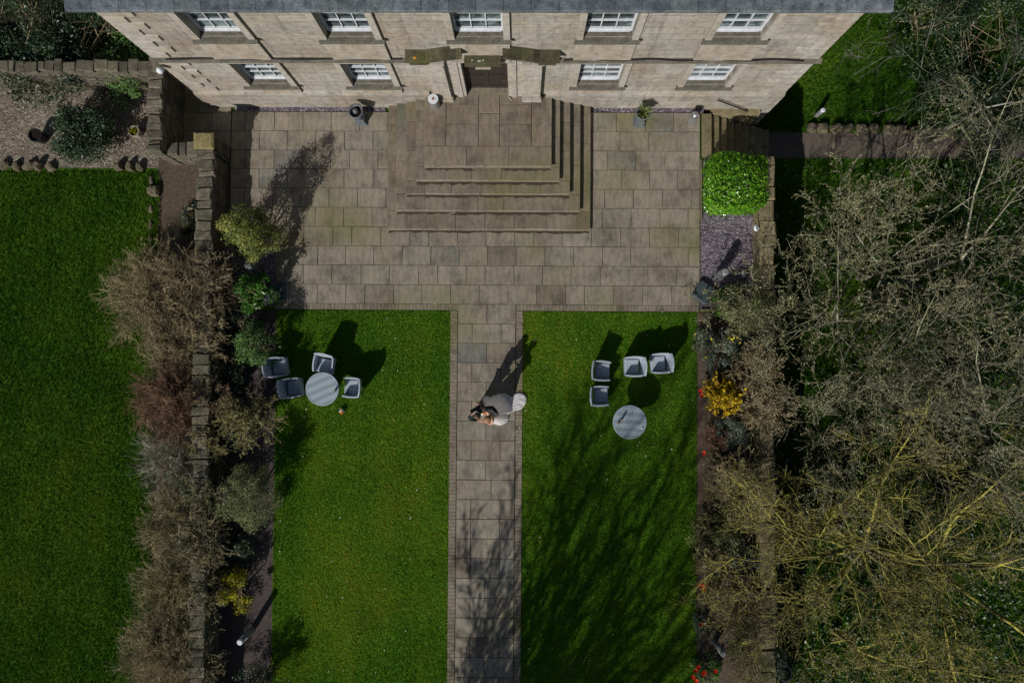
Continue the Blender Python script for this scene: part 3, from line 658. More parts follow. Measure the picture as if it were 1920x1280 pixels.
def coping(mb, x0, x1, y0, y1, z, along_x, th=0.09, step=0.17):
    L = (x1 - x0) if along_x else (y1 - y0); p = 0.0
    while p < L - 0.01:
        l = rnd.uniform(0.6, 1.5) * step; l = L - p if L - p - l < 0.08 else l; o1, o2 = rnd.uniform(-.05, .03), rnd.uniform(-.03, .05); zz = z + rnd.uniform(-.03, .03)
        if along_x: mb.box(x0 + p + 0.002, x0 + p + l - 0.002, y0 + o1, y1 + o2, z - th, zz, None, 0, 0.025, 0.022)
        else: mb.box(x0 + o1, x1 + o2, y0 + p + 0.002, y0 + p + l - 0.002, z - th, zz, None, 0, 0.035, 0.03)
        p += l
def gwall(label, x0, x1, y0, y1, z0, z1, mat, along_x, cop=None, step=0.27):
    o = empty('garden_wall', ((x0 + x1) / 2, (y0 + y1) / 2, z0), label, 'garden wall', 'stone garden walls')
    mb = MB(); stones_face(mb, x0 + .03, x1 - .03, y0 + .01, y1 - .01, z0, z1 - 0.095); mb.build('wall_body', M[mat], o)
    mb = MB(); coping(mb, x0, x1, y0, y1, z1, along_x, 0.09, step); mb.build('coping', M[cop or mat], o); return o
gwall('long rubble stone wall between the shrub bank and the left flower border', WLX0, WLX1, -12.5, 6.05, -0.02, WLH, 'rubble', False)
gwall('short rubble return wall running left from the lichen capped pillar', -10.52, WLX0 - 0.01, 5.95, 6.36, -0.02, WLH, 'rubble', True, None, 0.3)
gwall('rubble wall along the shaded side passage, beside the pot with a plant', -10.92, -10.53, 5.95, 8.28, -0.02, 1.42, 'rubble', False, None, 0.2)
gwall('taller dark rubble wall behind the gravel patch and the ivy shrub', -19, -10.53, 8.29, 8.60, -0.02, 1.45, 'rubble', True, None, 0.3)
gwall('tan mossy stone retaining wall under the trees at the right flower border', WRX0, WRX1, -12.5, 6.05, LOWZ, WRH, 'tan', False, None, 0.5)
pl = empty('wall_pillar', (-9.35, 6.3, 0), 'stone end pillar with a yellow lichen cap beside the shaded passage', 'pillar')
mb = MB(); stones_face(mb, -9.61, -9.13, 6.06, 6.55, -0.02, 1.10); mb.build('pillar_body', M['rubble'], pl)
M['lichencap'] = m_rubble('yellow_lichen_stone', (0.14, 0.125, 0.075), (0.33, 0.28, 0.12), 0.2)
mb = MB(); mb.box(-9.66, -9.09, 6.10, 6.58, 1.105, 1.20, 0.6, 0, 0.03, 0.015); mb.build('pillar_cap', M['lichencap'], pl)

# ------------------------------------------------------------------ edging stones
def edging(px, py, z, sx, sy, sz, label, group, seed, rz=0.0):
    p = P(px, py, z + sz * 0.6); mb = MB(); mb.rock((0, 0, 0), sx, sy, sz, seed); o = mb.build('edging_stone', M['rock']); o.location = (p.x, p.y, z); o.rotation_euler = (0, 0, rz)
    return tag(o, label, 'stone', group)
for i in range(13):
    px = 8 + i * 21 + rnd.uniform(-3, 3)
    if 95 < px < 205: continue
    edging(px, 311 + rnd.uniform(-2, 2), -0.02, rnd.uniform(.12, .18), rnd.uniform(.13, .17), rnd.uniform(.16, .26), 'rough stone in the row edging the gravel patch and left lawn', 'stones edging the gravel patch', i, rnd.uniform(-.5, .5))
edging(287, 357, -0.02, .19, .22, .2, 'large rounded boulder at the corner of the left lawn and soil bank', None, 40)
for i, py in enumerate((336, 392, 420, 447, 505, 560, 640, 738, 792, 905, 1075, 1108)):
    edging(283 - (py - 336) * 0.012, py, -0.02, rnd.uniform(.06, .1), rnd.uniform(.13, .2), rnd.uniform(.08, .13), 'low stone on the edge between the left lawn and the shrub bank', 'stones edging the shrub bank', 60 + i)
for i in range(12):
    edging(1522 + i * 24 + rnd.uniform(-3, 3), 238 + i * 0.6, LOWZ, rnd.uniform(.15, .21), rnd.uniform(.14, .18), rnd.uniform(.2, .3), 'rough stone in the row along the lower path beneath the bare trees', 'stones along the lower path', 90 + i, rnd.uniform(-.4, .4))

# ------------------------------------------------------------------ garden furniture
def grid_panel(mb, fn, nu, nv, th, tone=None):
    """curved slab: fn(u,v) gives a point and an outward direction"""
    A = []; B = []
    for i in range(nu + 1):
        for j in range(nv + 1):
            p, d_ = fn(i / nu, j / nv); A.append(p); B.append(p + d_ * th)
    n = len(A); fs = []; q = lambda i, j: i * (nv + 1) + j
    for i in range(nu):
        for j in range(nv):
            fs.append((q(i, j), q(i + 1, j), q(i + 1, j + 1), q(i, j + 1))); fs.append((n + q(i, j), n + q(i, j + 1), n + q(i + 1, j + 1), n + q(i + 1, j)))
    for i in range(nu): fs.append((q(i, 0), n + q(i, 0), n + q(i + 1, 0), q(i + 1, 0))); fs.append((q(i, nv), q(i + 1, nv), n + q(i + 1, nv), n + q(i, nv)))
    for j in range(nv): fs.append((q(0, j), q(0, j + 1), n + q(0, j + 1), n + q(0, j))); fs.append((q(nu, j), n + q(nu, j), n + q(nu, j + 1), q(nu, j + 1)))
    mb.add(A + B, fs, tone)
def make_chair(label):
    o = empty('wicker_armchair', (0, 0, 0), label, 'armchair', 'grey wicker armchairs round the two lawn tables')
    mb = MB(); mb.box(-0.22, 0.25, -0.245, 0.245, 0.26, 0.37, 0.5, 0, 0.03); mb.build('seat', M['wicker'], o)
    mb = MB()                                  # the back: leaning out and bowed
    grid_panel(mb, lambda u, v: (Vector((-0.225 - 0.10 * v - 0.04 * math.sin(math.pi * u), (u - 0.5) * (0.54 + 0.08 * v), 0.20 + (0.60 + 0.04 * math.sin(math.pi * u)) * v)), Vector((-1, 0, 0.15))), 8, 4, 0.05)
    mb.build('backrest', M['wicker'], o)
    for sg in (-1, 1):
        mb = MB()
        def arm(u, v, sg=sg):
            top = 0.66 + 0.05 * (1 - u) - 0.05 * u * u
            return Vector((-0.225 + 0.48 * u - 0.07 * v * (1 - u), sg * (0.25 + 0.02 * v + 0.03 * math.sin(math.pi * min(1, u * 0.9 + .1)) * v), 0.20 + (top - 0.20) * v)), Vector((0, sg, 0))
        grid_panel(mb, arm, 8, 4, 0.045); mb.build('armrest', M['wicker'], o)
    mb = MB(); mb.box(0.215, 0.255, -0.24, 0.24, 0.14, 0.259, 0.4); mb.build('front_panel', M['wicker'], o)
    for sx in (-0.24, 0.22):
        for sy in (-0.25, 0.25):
            mb = MB(); mb.lathe([(0.018, 0), (0.024, 0.21)], 8, (sx, sy, 0.0)); mb.build('leg', M['wicker'], o)
    return o
chairs = [
    (520, 688, 0.10, 'wicker armchair farthest left, half under the round green shrub'),
    (548, 727, 0.14, 'shaded wicker armchair touching the left side of the table near the bouquet'),
    (607, 685, -1.75, 'wicker armchair at the house side of the left table, turned toward the lawn'),
    (657, 726, 3.10, 'wicker armchair with a folded grey cushion on its seat'),
    (1130, 695, -0.06, 'wicker armchair nearer the house of the two facing right at the right lawn'),
    (1127, 742, 0.03, 'wicker armchair nearest the right table edge, its back to the path'),
    (1187, 687, 3.16, 'wicker armchair in the middle of the three in a row on the right lawn'),
    (1237, 681, 3.20, 'wicker armchair on the right lawn closest to the forsythia border'),
]
c0 = None
for px, py, rz, lab in chairs:
    o = make_chair(lab) if c0 is None else copy_tree(c0)
    c0 = c0 or o; p = P(px, py, 0.5); o.location = (p.x, p.y, 0); o.rotation_euler = (0, 0, rz); o['label'] = lab; o.scale = (0.87 + 0.012 * (px % 3), 0.90, 0.95)
def make_table(label):
    o = empty('round_table', (0, 0, 0), label, 'table', 'round grey garden tables')
    mb = MB(); mb.lathe([(0.46, 0.70), (0.465, 0.712), (0.465, 0.738), (0.0, 0.7381)], 48); mb.build('tabletop', M['tabletop'], o)
    mb = MB(); n = 48; vs = []; fs = []
    for r, z in ((0.467, 0.69), (0.495, 0.69), (0.5, 0.72), (0.49, 0.745), (0.467, 0.745)):
        for k in range(n): vs.append((r * math.cos(2 * math.pi * k / n), r * math.sin(2 * math.pi * k / n), z))
    for j in range(5):
        for k in range(n): fs.append((j * n + k, j * n + (k + 1) % n, ((j + 1) % 5) * n + (k + 1) % n, ((j + 1) % 5) * n + k))
    mb.add(vs, fs, .5); mb.build('rim', M['wicker'], o)
    mb = MB(); mb.lathe([(0.30, 0.0), (0.27, 0.10), (0.22, 0.40), (0.28, 0.69)], 28); mb.build('pedestal', M['wicker'], o, True)
    return o
t0 = make_table('round grey banded table with one tea light on the left lawn'); p = P(604, 729, .74); t0.location = (p.x, p.y, 0); t0.rotation_euler = (0, 0, 0.42)
t1 = copy_tree(t0); t1['label'] = 'round grey banded table with two small glasses on the right lawn'; p = P(1181, 791, .74); t1.location = (p.x, p.y, 0); t1.rotation_euler = (0, 0, -0.05)
M['candle'] = m_plain('amber_candle', (0.55, 0.33, 0.12), 0.4); m, t, b = new_mat('clear_glass', 0.03, 0.5); b.inputs['Base Color'].default_value = (0.75, 0.8, 0.8, 1); b.inputs['Alpha'].default_value = 0.45; M['clear'] = m
def tumbler(px, py, label, z, h=0.16, r=0.045, cnd=True):
    p = P(px, py, z + h); o = empty('candle_glass', (p.x, p.y, z), label, 'candle glass', 'candle glasses on the tables')
    mb = MB(); mb.lathe([(r * .8, z), (r, z + h), (r * .9, z + h), (r * .75, z + 0.015)], 14, (p.x, p.y, 0)); mb.build('glass', M['clear'], o)
    if cnd: mb = MB(); mb.lathe([(r * .7, z + 0.017), (r * .7, z + h * .55), (0.004, z + h * .56)], 12, (p.x, p.y, 0)); mb.build('candle', M['candle'], o)
tumbler(625, 734, 'amber tea light glass on the left lawn table', 0.7465, 0.15, .042)
tumbler(1167, 788, 'taller candle glass, nearer the house of two at the right table edge', 0.7465, 0.2, .04)
tumbler(1160, 795, 'shorter candle glass at the left edge of the right table', 0.7465, 0.12, .04)
p = P(1204, 802, .75); mb = MB(); mb.lathe([(0.022, 0), (0.026, 0.02), (0.01, 0.03)], 10); o = mb.build('tea_light', M['steel']); o.location = (p.x, p.y, .7465); tag(o, 'tiny metal tea light near the lower right rim of the right table', 'tea light')
p = P(661, 735, .45); mb = MB(); mb.box(-0.13, 0.13, -0.09, 0.09, 0, 0.045, .5, 0, 0.02, 0.008); o = mb.build('cushion', M['wicker']); o.location = (p.x, p.y, 0.372); o.rotation_euler = (0, 0, -0.25); tag(o, 'small folded grey cushion lying on the seat beside the bouquet', 'cushion')

# urns and bins
def urn(px, py, label):
    p = P(px, py, .8); o = empty('garden_urn', (p.x, p.y, 0.03), label, 'urn', 'grey urns by the house wall')
    mb = MB(); mb.box(p.x - .17, p.x + .17, p.y - .17, p.y + .17, .032, .10, .5, 0, .01); mb.box(p.x - .14, p.x + .14, p.y - .14, p.y + .14, .101, .34, .5, 0, .02); mb.build('pedestal', M['urn'], o)
    mb = MB(); mb.lathe([(.12, .341), (.06, .39), (.06, .44), (.13, .50), (.175, .60), (.17, .70), (.20, .79), (.225, .80), (.225, .83), (.185, .83), (.165, .76), (.15, .75)], 24, (p.x, p.y, 0)); mb.build('bowl', M['urn'], o, True)
    mb = MB(); mb.lathe([(.16, .74), (.15, .775), (.05, .79)], 16, (p.x, p.y, 0)); mb.build('compost', M['compost'], o)
    return o, p
u1, p = urn(667, 209, 'grey pedestal urn holding a dark ball, left of the entrance steps')
mb = MB(); mb.lathe([(.03, .77), (.07, .79), (.085, .83), (.07, .87), (.03, .90), (.01, .905)], 14, (p.x, p.y, 0)); mb.build('finial', M['urn'], u1, True)
u2, p2 = urn(1206, 212, 'grey pedestal urn planted with a spiky palm, right of the entrance steps')
def spiky(name, c, n, L, mat, label, cat, parent=None, wd=0.02):
    V = []; Fc = []; T = []
    for i in range(n):
        a = rng.random() * 6.283; e = R_(rng.uniform(15, 85)); l = L * rng.uniform(.6, 1.1); pv = None
        s = np.array([-math.sin(a), math.cos(a), 0]) * wd
        for k in range(5):
            u = k / 4; x = np.array([math.cos(a) * math.cos(e), math.sin(a) * math.cos(e), math.sin(e)]) * l * u - np.array([0, 0, 0.45 * l * u * u * math.cos(e)])
            ww = s * (1 - u) ** .6; V += [c + x - ww, c + x + ww]
            if k: q = len(V); Fc.append((q - 4, q - 3, q - 1, q - 2)); T.append(rng.random())
    o = np_mesh(name, np.array(V), np.array(Fc), T, mat, parent); return o
M['palmleaf'] = m_tone('palm_leaf', (0.03, 0.07, 0.015), (0.22, 0.24, 0.08), .5)
spiky('palm_leaves', np.array([p2.x, p2.y, .8]), 60, .42, M['palmleaf'], None, None, u2)
p = P(812, 186, .83 + .5); ab = empty('ash_bin', (p.x, p.y, .83), 'steel cylinder ash bin with a sand tray on the landing by the door', 'ash bin')
mb = MB(); mb.lathe([(.15, .832), (.15, 1.30), (.155, 1.31), (.15, 1.33)], 24, (p.x, p.y, 0)); mb.build('bin_body', M['steel'], ab)
mb = MB(); mb.lathe([(.15, 1.331), (.15, 1.345), (.05, 1.35)], 24, (p.x, p.y, 0)); mb.build('bin_lid', M['lampwhite'], ab); mb = MB(); mb.lathe([(.04, 1.351), (.04, 1.362), (.01, 1.365)], 14, (p.x, p.y, 0)); mb.build('sand_tray', M['rust'], ab)
p = P(1303, 217, .5); lt = empty('lantern', (p.x, p.y, .03), 'round steel rimmed lantern on the terrace corner near the side steps', 'lantern')
mb = MB(); mb.lathe([(.10, .032), (.115, .05), (.11, .46), (.13, .47), (.13, .49), (.105, .49), (.10, .44)], 22, (p.x, p.y, 0)); mb.build('lantern_body', M['steel'], lt)
mb = MB(); mb.lathe([(.045, .441), (.045, .50), (.01, .51)], 12, (p.x, p.y, 0)); mb.build('candle', M['whitestone'], lt)
mb = MB(); mb.tube([(p.x - .03, p.y - .10, .45), (p.x - .14, p.y - .26, .06)], .012, 6); mb.build('prop', M['steel'], lt)
p = P(956, 185, .83); mb = MB(); mb.tube([(-.05, .06, .015), (.0, .0, .018), (.06, -.07, .013)], [.014, .018, .01], 7); o = mb.build('stick', M['terracotta']); o.location = (p.x, p.y, .83); tag(o, 'short pale stick lying on the landing before the door', 'stick')

# parasol bases
def pbase(px, py, rz, label, z=0.031):
    p = P(px, py, z + .1); o = empty('parasol_base', (p.x, p.y, z), label, 'parasol base', 'dark parasol bases at the terrace corners', rz)
    n = 6; s = .29; r = .07; pts = []
    for cx, cy, a0 in ((s - r, s - r, 0), (-s + r, s - r, 90), (-s + r, -s + r, 180), (s - r, -s + r, 270)):
        for k in range(n + 1): a = R_(a0 + 90 * k / n); pts.append((cx + r * math.cos(a), cy + r * math.sin(a)))
    mb = MB(); lo = [(x, y, 0) for x, y in pts]; md = [(x, y, .07) for x, y in pts]; hi = [(x * .9, y * .9, .10) for x, y in pts]
    nn = len(pts); vs = lo + md + hi; fs = [tuple(range(2 * nn, 3 * nn))]
    for j in (0, 1):
        for k in range(nn): fs.append((j * nn + k, j * nn + (k + 1) % nn, (j + 1) * nn + (k + 1) % nn, (j + 1) * nn + k))
    # children of a turned empty are laid out in its own frame
    mb.add(vs, fs, .5); e = mb
    me = e.build('base_block', M['base']); me.parent = o
    mb = MB(); mb.lathe([(.035, .101), (.03, .14), (.026, .15), (.026, .36), (.018, .362)], 12); me = mb.build('tube_socket', M['base']); me.parent = o
    return o
pbase(517, 546, 0.06, 'dark square parasol base at the left corner of the terrace')
pbase(1321, 548, -0.58, 'dark square parasol base turned askew at the right corner of the terrace')

# bollard lights
def bollard(px, py, h, r, z, label, grey='post', cap='lampwhite', slats=True):
    p = P(px, py, z + h); o = empty('bollard_light', (p.x, p.y, z), label, 'bollard light', 'bollard lights in the beds and grass'); c = (p.x, p.y, z)
    mb = MB(); mb.lathe([(r * 1.05, 0), (r, .03), (r, h * .6)], 16, c); mb.build('post', M[grey], o)
    hd = MB(); hd.lathe([(r * .5, h * .6), (r * .5, h * .93)], 12, c); hd = hd.build('lamp_head', M['lampwhite'], o)
    if slats:
        for k in range(3):
            mb = MB(); zz = h * (.66 + .1 * k); mb.lathe([(r * .52, zz + .02), (r, zz), (r, zz + .012), (r * .52, zz + .035)], 16, c); mb.build('louvre', M[grey], hd)
    mb = MB(); mb.lathe([(r, h * .93), (r, h * .97), (r * .7, h)], 16, c); mb.build('cap', M[cap], o); return o
bollard(1361, 509, .80, .11, -.018, 'louvred bollard light standing on the plum slate chippings', 'post', 'post')
bollard(449, 1204, .95, .09, -.01, 'white capped bollard light in the left border near the yellow shrub')
bollard(1357, 1226, .95, .09, -.01, 'bollard light in the right border by the red tulips', 'post', 'post')
bollard(1544, 206, .55, .075, LOWZ, 'white capped bollard light on the grass beside the lower path')
bollard(464, 497, .60, .10, -.016, 'bollard light in shade below the variegated shrub', 'post', 'post')
for px, py, z, s, lab in ((1418, 428, WRH, .10, 'white stone lying on the mossy right wall'), (1394, 514, 0, .10, 'pale stone on the slate chippings near the right wall')):
    p = P(px, py, z); mb = MB(); mb.rock((0, 0, 0), s * .7, s, s * .8, int(px)); o = mb.build('white_stone', M['whitestone']); o.location = p; tag(o, lab, 'stone')
# pots
def pot(px, py, r, h, z, mat, label):
    p = P(px, py, z + h); o = empty('plant_pot', (p.x, p.y, z), label, 'plant pot'); c = (p.x, p.y, z)
    mb = MB(); mb.lathe([(r * .72, 0), (r * .92, h * .8), (r, h * .82), (r, h), (r * .86, h), (r * .82, h * .85)], 22, c); mb.build('pot_body', M[mat], o)
    mb = MB(); mb.lathe([(r * .83, h * .8), (r * .8, h * .86), (r * .2, h * .88)], 16, c); mb.build('compost', M['compost'], o); return o, p
pot(65, 253, .21, .40, -.012, 'black', 'round black pot standing alone on the gravel patch')
po2, pp2 = pot(250, 246, .17, .32, -.012, 'terracotta', 'pale pot with a small mossy plant against the passage wall')
po3, pp3 = pot(1470, 1262, .27, .45, LOWZ, 'post', 'wide grey pot on the lower ground at the bottom edge')


# ------------------------------------------------------------------ vegetation
def unit(a): return a / np.maximum(np.linalg.norm(a, axis=-1, keepdims=True), 1e-9)
def leaves(name, pos, nrm, size, tone, mat, parent, aspect=0.5, fold=0.25, droop=None):
    """leaf quads, folded along the midrib; pos (n,3), nrm (n,3)"""
    n = len(pos); t = unit(np.cross(nrm, unit(rng.normal(size=(n, 3))))); b_ = np.cross(nrm, t); L = size * (0.65 + 0.7 * rng.random((n, 1))); Wd = L * aspect
    v0 = pos - t * L * .5; v2 = pos + t * L * .5; v1 = pos + b_ * Wd * .5 + nrm * Wd * fold; v3 = pos - b_ * Wd * .5 + nrm * Wd * fold
    V = np.stack([v0, v1, v2, v0, v2, v3], 1).reshape(-1, 3); return np_mesh(name, V, np.arange(len(V)).reshape(-1, 3), np.repeat(np.clip(tone, 0, 1), 2), mat, parent)
class Segs:
    def __init__(s): s.a = []; s.b = []; s.r0 = []; s.r1 = []; s.t = []
    def add(s, a, b_, r0, r1, t): s.a.append(tuple(a)); s.b.append(tuple(b_)); s.r0.append(r0); s.r1.append(r1); s.t.append(t)
    def arrays(s, n):
        A = np.array(s.a); B = np.array(s.b); d = unit(B - A); ref = np.where(np.abs(d[:, 2:3]) < .9, np.array([[0, 0, 1.0]]), np.array([[1.0, 0, 0]])); u = unit(np.cross(d, ref)); w_ = np.cross(d, u)
        B = B + d * np.array(s.r1)[:, None] * 0.6
        Vs = []
        for k in range(n):
            a = 2 * math.pi * k / n; o = u * math.cos(a) + w_ * math.sin(a); Vs += [A + o * np.array(s.r0)[:, None], B + o * np.array(s.r1)[:, None]]
        V = np.stack(Vs, 1).reshape(-1, 3); m_ = len(A); base = (np.arange(m_) * 2 * n)[:, None]
        Fc = np.concatenate([base + np.array([[2 * k, 2 * ((k + 1) % n), 2 * ((k + 1) % n) + 1, 2 * k + 1]]) for k in range(n)], 0)
        return V, Fc, np.tile(np.array(s.t), n)
def build_segs(name, parts, mat, parent):
    Vs = []; Fs = []; Ts = []; o = 0
    for s_, n in parts:
        if not s_.a: continue
        V, Fc, T = s_.arrays(n); Vs.append(V); Fs.append(Fc + o); Ts.append(T); o += len(V)
    return np_mesh(name, np.concatenate(Vs), np.concatenate(Fs), np.concatenate(Ts), mat, parent, None, True)

def shrub(label, px, py, r, h, n, size, mat, seed, z=0.0, rx=None, stem_mat=None, clumps=26, cat='shrub', aspect=.5, group=None, name='shrub', box=False, tight=.26, flowers=None, zc=None, stems=7, up=.55):
    """leafy shrub: leaves gathered in clumps through a dome, on a few stems"""
    p = P(px, py, z + (zc if zc is not None else h * .55)); base = np.array([p.x, p.y, z]); ry = r; rx = rx or r
    o = empty(name, (p.x, p.y, z), label, cat, group)
    g = np.random.default_rng(seed)
    d = unit(g.normal(size=(clumps, 3))); d[:, 2] = np.abs(d[:, 2]) * .9; u = .45 + .5 * g.random((clumps, 1)) ** .6
    cpos = d * u * np.array([rx, ry, h * .86]) + [0, 0, h * .12]
    cr = tight * (rx + ry) / 2 * (.6 + .8 * g.random(clumps)); ct = g.normal(0, .13, clumps)
    idx = g.integers(0, clumps, n); off = unit(g.normal(size=(n, 3))) * (.35 + .75 * g.random((n, 1))) * cr[idx][:, None]
    if box:
        q = g.random((n, 3)) * 2 - 1; q[:, 2] = g.random(n)
        face = g.integers(0, 3, n); sg = np.where(g.random(n) < .5, -1, 1)
        for k in (0, 1): m_ = face == k; q[m_, k] = sg[m_] * (1 - .12 * g.random(m_.sum()))
        m_ = face == 2; q[m_, 2] = 1 - .12 * g.random(m_.sum())
        rr = np.maximum(1, (np.abs(q[:, 0]) ** 5 + np.abs(q[:, 1]) ** 5) ** .2); q[:, 0] /= rr; q[:, 1] /= rr
        edge = np.maximum(np.abs(q[:, 0]), np.abs(q[:, 1])); q[:, 2] *= 1 - .2 * np.clip(edge - .5, 0, 1) / .5; q *= (1 + .05 * np.sin(q[:, [1]] * 4 + 1) * np.sin(q[:, [0]] * 3.3))
        pos = q * [rx, ry, h] + g.normal(0, .045, (n, 3)); nn = unit(q * [1 / rx, 1 / ry, .8] + [0, 0, .4] + g.normal(0, .6, (n, 3))); ton = np.clip(g.normal(.5, .25, n), 0, 1)
    else:
        pos = cpos[idx] + off; pos[:, 2] = np.maximum(pos[:, 2], .03); nn = unit(unit(off) * .7 + np.array([0, 0, up]) + g.normal(0, .55, (n, 3))); ton = g.normal(.45, .2, n) + ct[idx]
    leaves('foliage', pos + base, nn, size, ton, M[mat], o, aspect)
    S = Segs()
    for i in range(stems):
        a = g.random() * 6.28; q0 = base + [.06 * math.cos(a), .06 * math.sin(a), 0]; c = base + cpos[g.integers(0, clumps)] * .95; mid = (q0 + c) / 2 + g.normal(0, .06, 3) + [0, 0, .1 * h]
        S.add(q0, mid, .022, .015, g.random()); S.add(mid, c, .015, .006, g.random())
        for k in range(5): c2 = base + cpos[g.integers(0, clumps)]; S.add(mid + (c - mid) * g.random(), c2, .009, .004, g.random())
    build_segs('stem', [(S, 5)], M[stem_mat or 'twig_brown'], o)
    if flowers:
        fm, fn, fs = flowers; k = g.integers(0, len(pos), fn); fp = pos[k] + base + unit(off[k] if not box else nn[k]) * .04 + [0, 0, .03]
        tag(leaves('flower', np.repeat(fp, 4, 0) + g.normal(0, fs * .3, (fn * 4, 3)), unit(g.normal(size=(fn * 4, 3)) + [0, 0, 1]), fs, g.random(fn * 4), M[fm], o, .9), kind='stuff' if fn > 1 else None)
    return o

def v3(a): return np.array(a, dtype=float)
def branch(S, buds, p, d, L, r, lev, cfg, g):
    nseg = cfg['seg'][lev]; wig = cfg['wig'][lev]; up = cfg['up'][lev]; last = lev == len(cfg['seg']) - 1; sl_ = L / nseg; tn = g.random()
    for i in range(nseg):
        d = d + g.normal(0, wig, 3); d[2] += up; d = d / np.linalg.norm(d); q = p + d * sl_
        ra = r * (1 - .92 * i / nseg); rb = max(cfg['rmin'], r * (1 - .92 * (i + 1) / nseg)); S[min(lev, 3)].add(p, q, max(ra, cfg['rmin']), rb, min(1, max(0, tn + g.normal(0, .28))))
        if lev >= cfg.get('budlev', 2):
            for _ in range(cfg['buds']): buds.append(p + (q - p) * g.random() + g.normal(0, .012, 3))
        if not last and i >= cfg['start'][lev]:
            for _ in range(int(cfg['kids'][lev] + g.random())):
                ax = np.cross(d, g.normal(size=3)); ax /= np.linalg.norm(ax); a = R_(g.uniform(*cfg['ang'])); c = d * math.cos(a) + ax * math.sin(a)
                branch(S, buds, p + (q - p) * g.random(), c, L * cfg['ratio'] * g.uniform(.6, 1.15) * (1 - .4 * i / nseg), max(rb, r * .4) * .6, lev + 1, cfg, g)
        p = q
    return p

def tree(label, px, py, z, cfg, seed, height, rad, bark, budmat, lean=(0, 0), name='bare_tree', group=None, budsize=.03, pos=None, limbs=None):
    g = np.random.default_rng(seed); p = pos or P(px, py, z); o = empty(name, (p[0], p[1], z), label, 'tree', group)
    S = [Segs() for _ in range(4)]; T = Segs(); buds = []
    base = v3((p[0], p[1], z)); d = v3((lean[0], lean[1], 1.0)); d /= np.linalg.norm(d); q = base.copy(); nt_ = 6; th = height * cfg['trunk']
    tops = []
    for i in range(nt_):
        d2 = d + g.normal(0, .06, 3); d2 /= np.linalg.norm(d2); e = q + d2 * th / nt_; T.add(q, e, rad * (1.25 if i == 0 else 1) * (1 - .5 * i / nt_), rad * (1 - .5 * (i + 1) / nt_), g.random()); q = e; tops.append(q.copy())
    nl = cfg['limbs']
    for k in range(nl):
        a = 6.283 * (k + g.uniform(-.3, .3)) / nl; el = R_(g.uniform(*cfg['el'])); st_ = tops[-1] if k % 2 == 0 else tops[g.integers(2, nt_)]
        dd = v3((math.cos(a) * math.cos(el), math.sin(a) * math.cos(el), math.sin(el)))
        branch(S, buds, st_, dd, (height - th) * g.uniform(.8, 1.15) * cfg.get('spread', 1), rad * .34, 0, cfg, g)
    for (a_, el_, L_) in (limbs or []):
        a = R_(a_); el = R_(el_); branch(S, buds, tops[-1], v3((math.cos(a) * math.cos(el), math.sin(a) * math.cos(el), math.sin(el))), L_, rad * .32, 0, cfg, g)
    build_segs('trunk', [(T, 10)], M[bark], o); build_segs('crown', [(S[0], 7), (S[1], 5), (S[2], 4), (S[3], 3)], M[bark], o)
    if buds and budmat:
        bp = np.array(buds); tag(leaves('buds', bp, unit(g.normal(size=bp.shape) + [0, 0, .6]), budsize, g.random(len(bp)), M[budmat], o, .75), kind='stuff')
    return o

def twigbush(label, px, py, r, h, n, seed, mat, z=0.0, rx=None, sub=(5, 4), thick=.012, budmat=None, bud=0, budsize=.025, name='twiggy_shrub', group=None, zc=None, spread=1.0, arch=-.02):
    p = P(px, py, z + (zc if zc is not None else h * .6)); g = np.random.default_rng(seed); o = empty(name, (p.x, p.y, z), label, 'shrub', group)
    S = [Segs() for _ in range(3)]; buds = []; rx = rx or r; ry = r
    for i in range(n):
        a = g.random() * 6.283; f = g.random() ** .5 * spread; tip = v3((math.cos(a) * f * rx, math.sin(a) * f * ry, h * (1.05 - .45 * f * f) * g.uniform(.75, 1.1))); q0 = v3((math.cos(a) * .12 * rx * g.random(), math.sin(a) * .12 * ry * g.random(), 0))
        pts = [q0]; ns = 4
        for k in range(1, ns + 1): u = k / ns; pts.append(q0 + (tip - q0) * u + v3((0, 0, .22 * h * u * (1 - u) * 2)) + g.normal(0, .035 * h, 3) * (u > 0))
        tn = g.random()
        for k in range(ns):
            S[0].add(base_(p, z, pts[k]), base_(p, z, pts[k + 1]), thick * (1 - .2 * k), thick * (.8 - .2 * k), tn)
            if k >= 1:
                for _ in range(sub[0] // 2 + 1):
                    dd = unit(pts[k + 1] - pts[k]) + g.normal(0, .55, 3) + [0, 0, .15]; dd = unit(dd); s0 = pts[k] + (pts[k + 1] - pts[k]) * g.random(); L = g.uniform(.15, .42) * (r + rx) * .5; m_ = s0 + dd * L * .5; e = m_ + unit(dd + g.normal(0, .25, 3)) * L * .5
                    S[1].add(base_(p, z, s0), base_(p, z, m_), thick * .5, thick * .4, tn + g.normal(0, .15)); S[1].add(base_(p, z, m_), base_(p, z, e), thick * .4, thick * .25, tn + g.normal(0, .15))
                    for _ in range(sub[1]):
                        s1 = s0 + (e - s0) * g.random(); e1 = s1 + unit(dd + g.normal(0, .7, 3)) * L * g.uniform(.2, .5); S[2].add(base_(p, z, s1), base_(p, z, e1), thick * .3, thick * .22, tn + g.normal(0, .2))
                        for _ in range(bud): buds.append(base_(p, z, s1 + (e1 - s1) * g.random() + g.normal(0, .01, 3)))
    for s_ in S: s_.t = list(np.clip(s_.t, 0, 1))
    build_segs('twigs', [(S[0], 5), (S[1], 4), (S[2], 3)], M[mat], o)
    if buds: bp = np.array(buds); tag(leaves('buds', bp, unit(g.normal(size=bp.shape) + [0, 0, .8]), budsize, g.random(len(bp)), M[budmat], o, .7), kind='stuff')
    return o
def base_(p, z, q): return np.array([p.x + q[0], p.y + q[1], z + max(0.0, q[2])])

